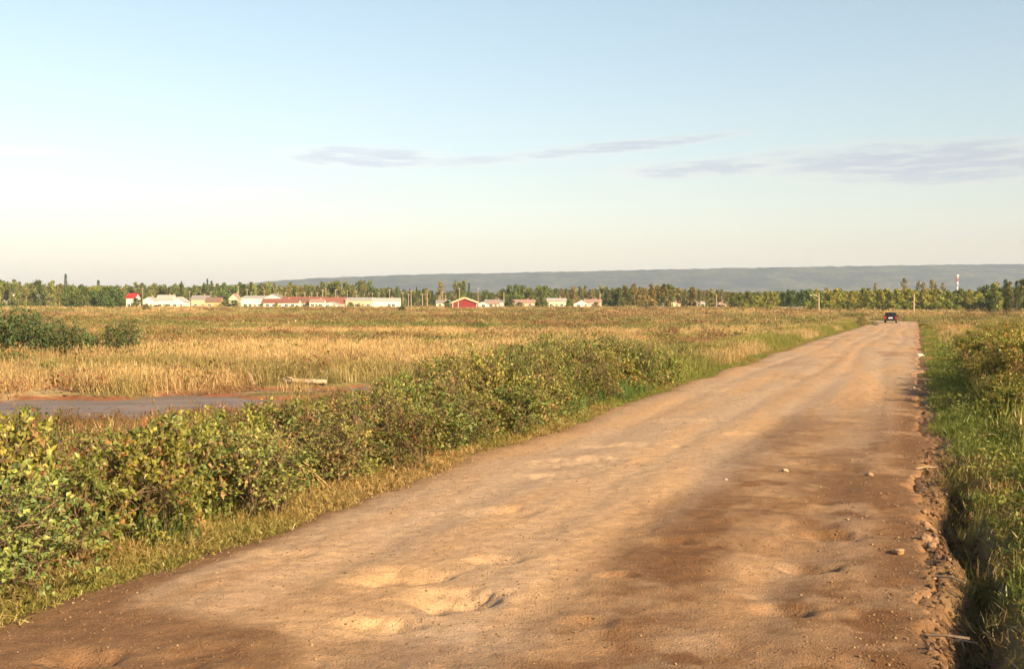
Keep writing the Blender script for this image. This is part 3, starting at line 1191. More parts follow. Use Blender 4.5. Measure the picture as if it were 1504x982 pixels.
n = 16000
s = 5 + 26 * rng.rand(n) ** 1.9
t = T_L + .1 + 6.4 * rng.rand(n)
x, y = st2xy(s, t)
ok = (fbm(x * .9, y * .9, 3, 161) + .25 * rng.rand(n)) > .55
x, y, s, t = x[ok], y[ok], s[ok], t[ok]
n = len(x)
sz = 0.0035 + 0.008 * rng.rand(n) ** 3
make_scatter('road_grit', gr_protos, np.stack([x, y, road_height(x, y) + sz * .1], -1), rng.uniform(0, 6.28, (n, 3)) * [0.1, .1, 1],
             np.stack([sz, sz, sz], -1), np.array([[0.27, 0.165, 0.085]]) * rng.uniform(.4, 1.3, (n, 1)), rng.randint(0, 3, n),
             'fine grit lying on the dirt road surface')

# ------------------------------------------------------------------ roadside shrubs (individuals)
SH = {
    'leafy_shrub': [shrub_meshes('leafy_shrub', 200 + i, 1.2, 1.35, (125, 150, 110, 160)[i], 14, (.072, .058, .084, .052)[i], PAL_YG) for i in range(4)],
    'bramble_shrub': [shrub_meshes('bramble_shrub', 210 + i, 1.2, 1.35, 115, 13, .058, PAL_BR) for i in range(3)],
    'rose_shrub': [shrub_meshes('rose_shrub', 220 + i, 1.2, 1.2, 100, 12, .054, PAL_RD) for i in range(2)],
    'willow_shrub': [shrub_meshes('willow_shrub', 230 + i, 2.2, 2.0, 190, 8, .13, PAL_DG) for i in range(3)],
    'weedy_bush': [shrub_meshes('weedy_bush', 240 + i, .8, 1.1, 80, 10, .06, PAL_YG[:3] + PAL_BR[1:3]) for i in range(3)],
}
SHL = {'leafy_shrub': 'shrub', 'bramble_shrub': 'shrub', 'rose_shrub': 'shrub', 'willow_shrub': 'bush', 'weedy_bush': 'bush'}
srnd = random.Random(5)


def put_shrub(kind, x, y, hs, ws, label, group, tint=None, name=None):
    fm, sm = srnd.choice(SH[kind])
    o = empty(name or kind, (x, y, gz(x, y) - .02), srnd.uniform(0, 6.28), label, SHL[kind], group)
    o.scale = (ws, ws, hs)
    f = link('foliage', fm, o)
    f['kind'] = 'stuff'
    k = srnd.uniform(.82, 1.45)
    tt = tint or (1, 1, 1)
    f.color = (tt[0] * k * srnd.uniform(.85, 1.15), tt[1] * k, tt[2] * k * srnd.uniform(.85, 1.15), 1)
    link('stem', sm, o)
    return o


TOPX = [-200, 0, 55, 80, 215, 245, 280, 330, 400, 520, 560, 620, 680, 760, 850, 900, 960, 1000, 1100, 1200, 1280, 1350]
TOPY = [590, 600, 606, 626, 624, 612, 612, 602, 590, 574, 562, 538, 508, 503, 493, 500, 511, 507, 500, 481, 464, 460]


def cap_h(x, y):
    """height at which a plant here reaches the ragged upper line of the thicket"""
    px, _ = proj(x, y, .5)
    return CAMZ - (np.interp(px, TOPX, TOPY) - HOR) / FPX * y - gz(x, y)


def band_h(s):
    return float(np.interp(s, [4, 8, 11, 14, 17, 21, 27, 33, 40, 50, 80, 120], [1.35, 1.3, 1.12, 1.02, 1.08, 1.3, 1.36, 1.2, .95, .8, .7, .65]))


ZONES = [(4, 11.8, 'in the nearest part of the left thicket, below the puddle', 'thicket nearest the camera left of the road'),
         (11.8, 17, 'in the left thicket between puddle and pale log', 'thicket between puddle and log'),
         (17, 24, 'in the left thicket just right of the pale log', 'thicket right of the log'),
         (24, 34, 'in the tall hump of thicket midway along the left verge', 'tall hump of thicket on the left verge')]
LOOK = {'leafy_shrub': 'yellow-green leafy shrub', 'bramble_shrub': 'brownish shrub', 'rose_shrub': 'reddish shrub'}
s = 5.2
while s < 34:
    for row, (tt, keep) in enumerate(((-7.3, 1), (-8.4, 1), (-9.7, 1), (-10.9, .9), (-12.2, .45))):
        if srnd.random() > keep:
            continue
        ss_, tt_ = s + srnd.uniform(-.3, .3), tt + srnd.uniform(-.3, .3)
        if row == 0:
            tt_ += -.25 + .5 * srnd.random()
        x, y = st2xy(ss_, tt_)
        px, py = proj(x, y, .5)
        if px < -170 or px > 1600:
            continue
        cap = cap_h(x, y) / 1.22
        hs = band_h(ss_) * (0.78 if row == 0 else 1.02) * srnd.uniform(.85, 1.12)
        hs = max(.34, min(hs, cap * srnd.uniform(.86, 1.06)))
        u = srnd.random()
        red = vnoise(np.array([ss_ * .23]), np.array([tt_ * .4 + 50]))[0]
        kind = 'rose_shrub' if u < (.25 if red > .66 else .03) else ('bramble_shrub' if u < (.6 if red > .57 else .12) else 'leafy_shrub')
        for a, b, wh, grp in ZONES:
            if a <= s < b:
                put_shrub(kind, x, y, hs, srnd.uniform(.8, 1.05), LOOK[kind] + ' ' + wh, LOOK[kind] + ', ' + grp)
    s += 0.92
# farther, lower bushes on the left verge towards the car
s = 34.5
while s < 150:
    for tt in (-8.4, -10.2, -12.0):
        if srnd.random() < (.9 if s < 70 else .6):
            x, y = st2xy(s + srnd.uniform(-.8, .8), tt + srnd.uniform(-.7, .7))
            u = srnd.random()
            kind = 'rose_shrub' if u < .12 else ('bramble_shrub' if u < .4 else 'weedy_bush')
            look = {'rose_shrub': 'small reddish bush', 'bramble_shrub': 'low brownish bush', 'weedy_bush': 'low green bush'}[kind]
            hs = min(band_h(s) * 1.1, max(.45, cap_h(x, y) / 1.3)) * srnd.uniform(.8, 1.2) * (1.5 if kind == 'weedy_bush' else 1)
            put_shrub(kind, x, y, hs, srnd.uniform(.85, 1.25), look + (' among grass on the left verge, nearer half' if s < 75 else ' among grass on the left verge, close to the car'),
                      look + (' on the nearer left verge' if s < 75 else ' on the far left verge'))
    s += 1.35 + s * .012
# tall sprout clumps that stand out against the mud flat
for px, py, top, kind, label in ((55, 880, 598, 'leafy_shrub', 'tall leafy sprout at the left edge reaching up to the puddle'),
                                 (238, 800, 585, 'rose_shrub', 'red-leaved sprout standing up in front of the puddle')):
    x, y = px2xy(px, py)
    x, y = x * 1.25, y * 1.25
    zt = CAMZ - (top - HOR) / FPX * y
    o = put_shrub(kind, x, y, (zt - gz(x, y)) / 1.25, .62, label, None)
# right side bushes
RB = [(1500, 21, 560, .8), (1478, 24, 545, .9), (1504, 25, 505, 1.1), (1462, 28, 520, .9), (1490, 28, 492, 1.1), (1515, 30, 480, 1.2), (1445, 32, 515, .8), (1472, 33, 492, 1.1), (1500, 35, 482, 1.2),
      (1530, 27, 490, 1.2), (1448, 39, 494, 1.0), (1482, 41, 482, 1.2), (1512, 44, 474, 1.3), (1425, 44, 500, .8), (1455, 48, 486, 1.1), (1490, 52, 474, 1.3), (1418, 54, 494, .9), (1440, 58, 484, 1.1), (1470, 62, 476, 1.3),
      (1502, 66, 468, 1.4), (1408, 64, 490, .9), (1428, 72, 482, 1.1), (1455, 78, 474, 1.3), (1488, 84, 468, 1.5), (1398, 78, 486, .9), (1418, 90, 480, 1.2), (1445, 98, 474, 1.4), (1475, 104, 470, 1.5), (1385, 96, 480, .9), (1364, 118, 477, 1.0), (1355, 135, 475, 1.0)]
RB += [(px + 9, D + 1.6, top + 3, ws) for px, D, top, ws in RB[:24]]
for i, (px, D, top, ws) in enumerate(RB):
    x = (px - W0 / 2) / FPX * D
    kind = ('leafy_shrub', 'leafy_shrub', 'bramble_shrub', 'leafy_shrub', 'weedy_bush' if D > 50 else 'leafy_shrub')[i % 5]
    h = CAMZ - (top - HOR) / FPX * D - gz(x, D)
    look = {'leafy_shrub': 'yellowish leafy shrub', 'bramble_shrub': 'brown-green shrub', 'weedy_bush': 'small weedy bush'}[kind]
    near = D < 42
    put_shrub(kind, x, D, max(.5, h / (1.25 if kind != 'weedy_bush' else .85)), ws, look + (' in the tall clump at the right frame edge' if near else ' on the right verge towards the dark firs'),
              look + (' at the right frame edge' if near else ' along the right verge'), (1.4, 1.22, .9) if i % 2 else (1.15, 1.12, .9))

# dark willows at the left edge of the field
for i, (px, D, top, ws) in enumerate(((10, 57, 453, 1.0), (36, 56, 450, .95), (60, 55, 462, .85), (82, 57, 470, .85), (102, 55, 474, .75), (120, 56, 480, .7), (138, 57, 492, .5),
                                      (166, 56, 474, .7), (190, 57, 468, .75), (-22, 57, 455, 1.1), (-58, 58, 452, 1.2))):
    x = (px - W0 / 2) / FPX * D
    zt = CAMZ - (top - HOR) / FPX * D
    put_shrub('willow_shrub', x, D, (zt - gz(x, D)) / 2.25, ws,
              ('tallest dark willow bush, leftmost in the frame', 'dark willow bush, second from the left edge', 'dark willow bush, third from the left edge', 'dark willow bush, fourth from the left edge',
               'dark willow bush, fifth from the left edge', 'dark willow bush, sixth from the left edge', 'smallest dark willow bush, third from the right end of the row', 'dark willow bush, second from the right end of the row',
               'dark willow bush closing the right end of the row', 'dark willow bush cut by the left frame edge', 'dark willow bush just beyond the left frame edge')[i], 'dark willow bushes in the field at the left edge', (.8, 1.0, 1.05))
# single bushes in the field
FB = [(170, 150, .8, 'weedy_bush', 'small green bush in straw field below the red-roofed house'), (215, 330, 1.2, 'willow_shrub', 'dark small bush before the twin-gabled white house'),
      (590, 300, 1.0, 'willow_shrub', 'small dark bush at the right end of the long white trailer'), (505, 270, .95, 'bramble_shrub', 'brownish bush in front of the beige flat-roofed house'),
      (532, 280, 1.2, 'bramble_shrub', 'taller brownish bush left of the long white trailer'), (410, 250, .9, 'weedy_bush', 'low green bush before the long red-brown roof'),
      (445, 240, .9, 'weedy_bush', 'low green bush before the brown shed wall'), (700, 130, .7, 'rose_shrub', 'reddish low bush beside the brown brush pile'),
      (775, 210, .6, 'weedy_bush', 'tiny green bush in the field below the beige house'), (1285, 150, 1.2, 'weedy_bush', 'green bush on the verge just left of the car'),
      (1265, 140, 1.2, 'bramble_shrub', 'brownish bush on the verge left of the car'), (1085, 88, 1.0, 'weedy_bush', 'green bush on the left verge right of the grey mud strip'),
      (330, 120, .7, 'rose_shrub', 'rusty low bush in the straw field'), (250, 90, .7, 'rose_shrub', 'rusty low bush right of the dark willows'),
      (480, 60, .8, 'rose_shrub', 'rusty bush behind the pale log'), (990, 100, .8, 'rose_shrub', 'rusty low bush left of the grey mud strip')]
for px, D, hs, kind, label in FB:
    x = (px - W0 / 2) / FPX * D
    put_shrub(kind, x, D, hs * (1.0 if kind != 'willow_shrub' else .9), 1.3, label, None)

# ------------------------------------------------------------------ trees
def tree_meshes(seed, h, cw, cb, n, L, pal, kind):
    """crown in unit scale: h height, cw crown half width, cb crown base"""
    r = random.Random(seed)
    fm, tm = MB(), MB()
    if kind == 'spruce':
        tm.tube([(0, 0, -.3), (0, 0, h * .5), (0, 0, h)], [.16, .09, .015], 5)
        for i in range(n):
            u = r.random() ** .75
            z = cb + (h - cb) * u
            rad = cw * (1 - u) ** .85 * r.uniform(.55, 1.12) + .12
            a = r.uniform(0, 2 * PI)
            q = rad * r.uniform(.25, 1)
            p = Vector((math.cos(a) * q, math.sin(a) * q, z - q * .25 + r.uniform(-.1, .1)))
            leaf(fm, p, Vector((math.cos(a), math.sin(a), -.25)), Vector((0, 0, 1)), L * r.uniform(.7, 1.4), L * .55, pick_col(r, pal), .1)
        for i in range(14):
            z = cb + (h - cb) * i / 15
            a = i * 2.4
            q = cw * (1 - i / 15) * .8
            tm.tube([(0, 0, z), (math.cos(a) * q, math.sin(a) * q, z - q * .2)], [.03, .01], 3)
    else:
        tm.tube([(0, 0, -.3), (r.uniform(-.1, .1), 0, h * .45), (r.uniform(-.2, .2), r.uniform(-.2, .2), h * .93)], [.15, .10, .03], 5)
        blobs = []
        nb = 11 if kind == 'broad' else 9
        for i in range(nb):
            u = (i + .5) / nb
            z = cb + (h - cb) * u
            rad = cw * math.sin(PI * min(.97, .22 + .72 * u)) ** .8
            a = r.uniform(0, 2 * PI)
            q = rad * r.uniform(.25, .75)
            bc = Vector((math.cos(a) * q, math.sin(a) * q, z))
            br = cw * r.uniform(.38, .62) * (.75 if u > .85 else 1)
            blobs.append((bc, br))
            tm.tube([(0, 0, z - q * .9 if z - q * .9 > cb * .6 else cb * .6), tuple(bc)], [.05, .015], 3)
        for i in range(n):
            bc, br = r.choice(blobs)
            d = rnd_dir(r)
            p = bc + Vector((d.x, d.y, d.z * 1.05)) * br * r.uniform(.35, 1.05)
            if p.z > h * 1.02:
                p.z = h * r.uniform(.9, 1.02)
            leaf(fm, p, rnd_dir(r), (d + rnd_dir(r) * .5), L * r.uniform(.7, 1.4), L * .8, pick_col(r, pal))
    return fm, tm


PAL_ASP = [(4, (0.19, 0.205, 0.045)), (2, (0.27, 0.25, 0.055)), (2, (0.10, 0.13, 0.035)), (.5, (0.32, 0.22, 0.07))]
PAL_GRN = [(4, (0.12, 0.15, 0.04)), (2, (0.18, 0.195, 0.05)), (2, (0.06, 0.085, 0.027))]
PAL_ORG = [(3, (0.19, 0.16, 0.05)), (1.2, (0.26, 0.18, 0.06)), (3, (0.13, 0.14, 0.045))]
PAL_SPR = [(4, (0.055, 0.08, 0.03)), (2, (0.085, 0.11, 0.038)), (1, (0.03, 0.045, 0.02))]
TP_SPEC = {
    'aspen_tree': (('tall', 10, 1.9, .8, 900, .62, PAL_ASP), M_PALEBARK, 3),
    'leafy_tree': (('broad', 10, 2.9, .6, 1100, .66, PAL_GRN), M_BARK, 3),
    'autumn_tree': (('broad', 10, 2.4, 1.2, 850, .6, PAL_ORG), M_PALEBARK, 2),
    'spruce_tree': (('spruce', 10, 1.75, .5, 950, .5, PAL_SPR), M_BARK, 2),
    'sparse_tree': (('tall', 10, 1.5, 3.2, 420, .5, PAL_ORG), M_PALEBARK, 2),
    'round_bush': (('broad', 3.2, 1.7, .1, 620, .36, PAL_GRN), M_BARK, 2),
}
TP, TPI = {}, {}
for nm, (sp, bark, cnt) in TP_SPEC.items():
    TP[nm], TPI[nm] = [], []
    for i in range(cnt):
        kind, h, cw, cb, n, L, pal = sp
        fm, tm = tree_meshes(300 + i * 7 + len(nm), h, cw, cb, n, L, pal, kind)
        TP[nm].append((fm.mesh('crown', M_LEAF), tm.mesh('trunk', bark), h))
        TPI[nm].append(fm.mesh('crown', M_LEAF_I))
trnd = random.Random(77)
TCAT = {'round_bush': 'bush'}


def put_tree(kind, px, D, topy, label, group, tint=(1, 1, 1), ws=1.0):
    cm, tm, h0 = trnd.choice(TP[kind])
    x = (px - W0 / 2) / FPX * D
    z0 = gz(x, D)
    h = max(1.2, CAMZ + (HOR - topy) / FPX * D - z0)
    o = empty(kind, (x, D, z0), trnd.uniform(0, 6.28), label, TCAT.get(kind, 'tree'), group)
    k = h / h0
    kw = (0.45 + .55 * k if kind != 'round_bush' else k) * ws * trnd.uniform(.85, 1.2)
    o.scale = (kw, kw, k)
    c = link('crown', cm, o)
    c['kind'] = 'stuff'
    b = trnd.uniform(.85, 1.35)
    c.color = (tint[0] * b * trnd.uniform(.9, 1.15), tint[1] * b, tint[2] * b, 1)
    link('trunk', tm, o)
    return o


def row(x0, x1, step, D, top, mix, label, group, tint=(1, 1, 1), jt=4, jD=25, ws=1.0):
    px = x0
    while px <= x1:
        kind = trnd.choice(mix)
        tp = np.interp(px, [x0, x1], top) if hasattr(top, '__len__') else top
        put_tree(kind, px + trnd.uniform(-step, step) * .3, D + trnd.uniform(-jD, jD), tp + trnd.uniform(-jt * .6, jt * 1.2),
                 LBL[kind] + ' ' + label, LBL[kind] + ', ' + group, tint, ws)
        px += step * trnd.uniform(.75, 1.25)


LBL = {'aspen_tree': 'slim yellow-green aspen', 'leafy_tree': 'full green leafy tree', 'autumn_tree': 'brownish autumn tree', 'spruce_tree': 'dark pointed spruce',
       'sparse_tree': 'thin half-bare tree', 'round_bush': 'round dark green bush'}
A, Lf, Au, Sp, Sr, Bu = 'aspen_tree', 'leafy_tree', 'autumn_tree', 'spruce_tree', 'sparse_tree', 'round_bush'
row(-60, 92, 7.5, 560, 414, [A, Lf, Lf, Au], 'in the stand at the far left edge', 'stand at the far left edge', (.9, 1, .9))
row(100, 183, 7, 490, (418, 422), [Lf, A, Lf, A], 'in the stand left of the red-roofed house', 'stand left of the red-roofed house', (.95, 1, .85))
row(140, 178, 9, 455, 428, [Lf], 'in the low dark clump touching the red-roofed house', 'low clump at the red-roofed house', (.7, .85, .9))
row(186, 300, 6, 660, (417, 420), [A, Lf, Au, Lf], 'in the belt behind the white village houses', 'belt behind the left houses', (.95, .95, .9))
row(300, 372, 6, 660, (419, 418), [A, Lf, Lf], 'in the belt behind the peach house', 'belt behind the peach house', (.95, 1, .9))
row(372, 545, 7, 670, (416, 415), [A, Lf, A, Au], 'in the belt behind the red-brown roofs', 'belt behind the red-brown roofs', (1, 1, .85))
row(545, 600, 8, 670, (419, 424), [Lf, A, Sp], 'behind the long white trailer', 'belt behind the long white trailer', (.9, .95, .9))
row(604, 640, 7, 600, 424, [Sp, Sp, A], 'in the group left of the small cream house', 'group left of the small cream house')
row(695, 740, 8, 600, (430, 424), [Lf, Au], 'behind the white hut', 'behind the white hut', (.8, .9, .9))
row(740, 800, 8, 560, 421, [Lf, A, Lf], 'behind the beige bungalow', 'behind the beige bungalow', (1, 1, .8))
row(800, 900, 8, 600, (424, 421), [Lf, A, Au], 'behind the two pale houses right of the beige bungalow', 'behind the two pale houses')
row(902, 985, 7, 470, (420, 418), [Lf, Au, Lf, Au, A], 'in the tall rounded grove mid picture', 'tall rounded grove mid picture', (1.1, 1, .85))
row(985, 1085, 7, 520, (421, 427), [Sr, Au, A, Sr], 'in the thin stand right of the rounded grove', 'thin stand right of the grove', (1.05, .95, .85))
row(1078, 1146, 8, 400, (432, 430), [A, Lf], 'in the low stand left of the field gate', 'low stand left of the field gate', (1.1, 1.1, .8))
row(1143, 1196, 7, 415, 427, [Lf, Lf, Sp], 'in the dark stand behind the field gate', 'dark stand behind the field gate', (.6, .8, .85))
row(1192, 1335, 6.5, 375, (426, 425), [A, A, A, Lf], 'in the even young stand left of the pole behind the car', 'young stand left of the pole behind the car', (1.35, 1.32, .95), jD=18)
row(1335, 1450, 6.5, 375, (425, 427), [A, A, A, Lf], 'in the even young stand right of the pole behind the car', 'young stand right of the pole behind the car', (1.35, 1.28, .95), jD=18)
row(1080, 1140, 10, 375, 445, [Bu], 'at the foot of the low stand left of the field gate', 'foot of the low stand', (1.3, 1.25, .9), ws=1.3)
row(1196, 1336, 10, 352, 444, [Bu], 'at the foot of the young stand left of the pole', 'foot of the young stand, left', (1.4, 1.3, .9), jD=8, ws=1.3)
row(1348, 1450, 10, 352, 445, [Bu], 'at the foot of the young stand right of the pole', 'foot of the young stand, right', (1.4, 1.25, .9), jD=8, ws=1.3)
row(192, 600, 26, 468, 447, [Bu], 'in the yards along the front of the village', 'yard bushes along the village front', (1.1, 1.05, .9), jt=3, ws=1.1)
row(-40, 60, 11, 500, 441, [Bu], 'at the foot of the far left stand', 'foot of the far left stand', (1.1, 1.1, .9), ws=1.3)
row(1350, 1392, 9, 560, 412, [Sr, Lf, Sr], 'rising above the young stand left of the mast', 'taller trees left of the mast')
row(1448, 1560, 8, 330, (416, 397), [Lf, A, Au, Sp], 'in the tall mixed stand at the right edge', 'tall stand at the right edge', (.85, .95, .9))
for px, D, tp, kind, label in ((97, 545, 402, Sp, 'tallest dark spruce spire in the stand at the far left'), (305, 640, 409, Sp, 'taller of two spruce spires above the left village belt'),
                               (311, 645, 412, Sp, 'shorter of two spruce spires above the left village belt'), (267, 640, 413, Sp, 'lone spruce spire above the twin-gabled house'),
                               (145, 520, 411, Sp, 'narrow spruce spire left of the red-roofed house'), (60, 540, 414, Sp, 'short spruce spire at the far left stand'),
                               (369, 640, 414, Sp, 'spruce spire where the blue ridge begins'), (583, 600, 421, Sp, 'spruce above the right end of the white trailer'),
                               (612, 560, 421, Sp, 'left dark spruce beside the leaning poles'), (622, 560, 424, Sp, 'right dark spruce beside the leaning poles'),
                               (647, 570, 414, Au, 'orange-brown tree behind the small cream house'), (670, 570, 415, Lf, 'tall green poplar behind the red shed, left one'),
                               (679, 575, 413, Lf, 'tall green poplar behind the red shed, right one'), (689, 560, 415, Sp, 'spruce behind the right half of the red shed'),
                               (1328, 520, 409, Sr, 'lone thin tree rising behind the pole near the car'), (1286, 520, 417, Sr, 'thin treetop above the young stand left of the pole'),
                               (1455, 205, 433, Sp, 'left of two dark firs standing in the grass at right'), (1478, 205, 437, Sp, 'right of two dark firs standing in the grass at right')):
    put_tree(kind, px, D, tp, label, None, (1, 1, 1), .8 if kind == Sp and D > 300 else 1.0)
for px, D, tp, ws, label in ((665 - 8, 440, 442, 1.2, 'round bush at the left wall of the red shed'), (200, 470, 438, 1.1, 'round bush right of the red-roofed house'), (332, 480, 440, 1.3, 'large round bush before the peach house'),
                             (345, 480, 441, 1.2, 'round bush at the corner of the peach house'), (763, 470, 444, 1.2, 'left round bush before the beige bungalow'), (752, 475, 441, 1.2, 'tall bush beside the roadside pole near the beige bungalow'),
                             (790, 465, 443, 1.2, 'left round bush before the cream house'), (800, 465, 442, 1.1, 'right round bush before the cream house'), (838, 465, 441, 1.2, 'round bush between the cream house and the white gabled house'),
                             (875, 470, 444, 1.2, 'low bush left of the pole by the grove'), (890, 465, 446, 1.3, 'low bush right of the pole by the grove'), (910, 450, 445, 1.3, 'leftmost low bush at the foot of the grove'),
                             (930, 450, 444, 1.3, 'second low bush at the foot of the grove'), (950, 450, 446, 1.3, 'third low bush at the foot of the grove'), (968, 450, 446, 1.3, 'rightmost low bush at the foot of the grove'),
                             (1032, 450, 447, 1.2, 'dark bush below the small white roof'), (1062, 450, 448, 1.2, 'dark bush below the pinkish roof'), (1098, 420, 446, 1.2, 'bush at the right end of the thin stand'),
                             (526, 470, 446, 1.3, 'bush in front of the beige flat-roofed house'), (515, 475, 444, 1.0, 'small bush at the left corner of the beige flat-roofed house'),
                             (560, 480, 449, .8, 'tiny bush under the white trailer windows')):
    put_tree(Bu, px, D, tp, label, None, (.8, .85, .8), ws)


# the far wood that closes the gaps behind the counted trees
def scatter_wood():
    protos = TPI[A] + TPI[Lf] + TPI[Au] + TPI[Sp]
    n = 2300
    px = rng.uniform(-350, 1900, n)
    D = rng.uniform(690, 1150, n)
    left = px < 1080
    D = np.where(left, D, rng.uniform(430, 640, n))
    x = (px - W0 / 2) / FPX * D
    z = ground_z(x, D)
    topy = np.interp(px, [-300, 0, 90, 180, 370, 520, 590, 700, 800, 900, 980, 1080, 1190, 1450, 1504, 1800], [415, 417, 420, 422, 422, 420, 427, 430, 427, 425, 424, 430, 429, 428, 418, 412])
    h = CAMZ + (HOR - topy) / FPX * D - z
    k = h / 10 * rng.uniform(.75, 1.05, n)
    SC = np.stack([.45 + .6 * k, .45 + .6 * k, k], -1)
    TI = np.array([[1., 1., .9]]) * rng.uniform(.7, 1.2, (n, 1)) * np.where(left, .9, 1.05)[:, None]
    u = rng.rand(n)
    PK = np.where(u < .4, rng.randint(0, 3, n), np.where(u < .8, 3 + rng.randint(0, 3, n), np.where(u < .92, 6 + rng.randint(0, 2, n), 8 + rng.randint(0, 2, n))))
    make_scatter('woodland', protos, np.stack([x, D, z], -1), np.stack([0 * u, 0 * u, u * 40], -1), SC, TI, PK, 'far green wood closing the view behind the village')


scatter_wood()

# ------------------------------------------------------------------ houses
M_PANE = plain('window_glass', (0.05, 0.06, 0.08), 0.15, spec=.6)
M_TRIM = plain('white_trim', (0.72, 0.68, 0.60), .6)
M_DOOR = plain('house_door', (0.28, 0.16, 0.09), .6)
WALLC = {'white': (0.68, 0.62, 0.53), 'cream': (0.60, 0.49, 0.33), 'beige': (0.48, 0.38, 0.27), 'pink': (0.55, 0.38, 0.30), 'brown': (0.33, 0.17, 0.09), 'tan': (0.55, 0.34, 0.16), 'red': (0.21, 0.03, 0.03), 'grey': (0.50, 0.48, 0.46)}
ROOFC = {'grey': (0.24, 0.22, 0.205), 'pale': (0.36, 0.33, 0.30), 'redbrown': (0.21, 0.085, 0.055), 'red': (0.42, 0.025, 0.022), 'pinkish': (0.32, 0.20, 0.155), 'brown': (0.18, 0.115, 0.08), 'cream': (0.62, 0.51, 0.36)}


def clad(name, col, horizontal=True):
    """painted siding with fine board lines"""
    if name in MATS:
        return MATS[name]
    m, t, out = mat_new(name)
    p = t.new('ShaderNodeBsdfPrincipled')
    co = t.new('ShaderNodeTexCoord').outputs['Object']
    wv = t.new('ShaderNodeTexWave', bands_direction='Z' if horizontal else 'X')
    t.put(wv.inputs['Vector'], co)
    wv.inputs['Scale'].default_value = 1.6
    f = t.noise(co, 1.2, 4)
    c = t.mix(f, tuple(v * .82 for v in col), tuple(min(1, v * 1.1) for v in col))
    c = t.mix(t.ramp(wv.outputs['Fac'], 0.0, 0.12, .25, 0.0), c, tuple(v * .6 for v in col))
    t.put(p.inputs['Base Color'], c)
    p.inputs['Roughness'].default_value = .7
    p.inputs['Specular IOR Level'].default_value = .2
    t.l.new(p.outputs[0], out.inputs[0])
    MATS[name] = m
    return m


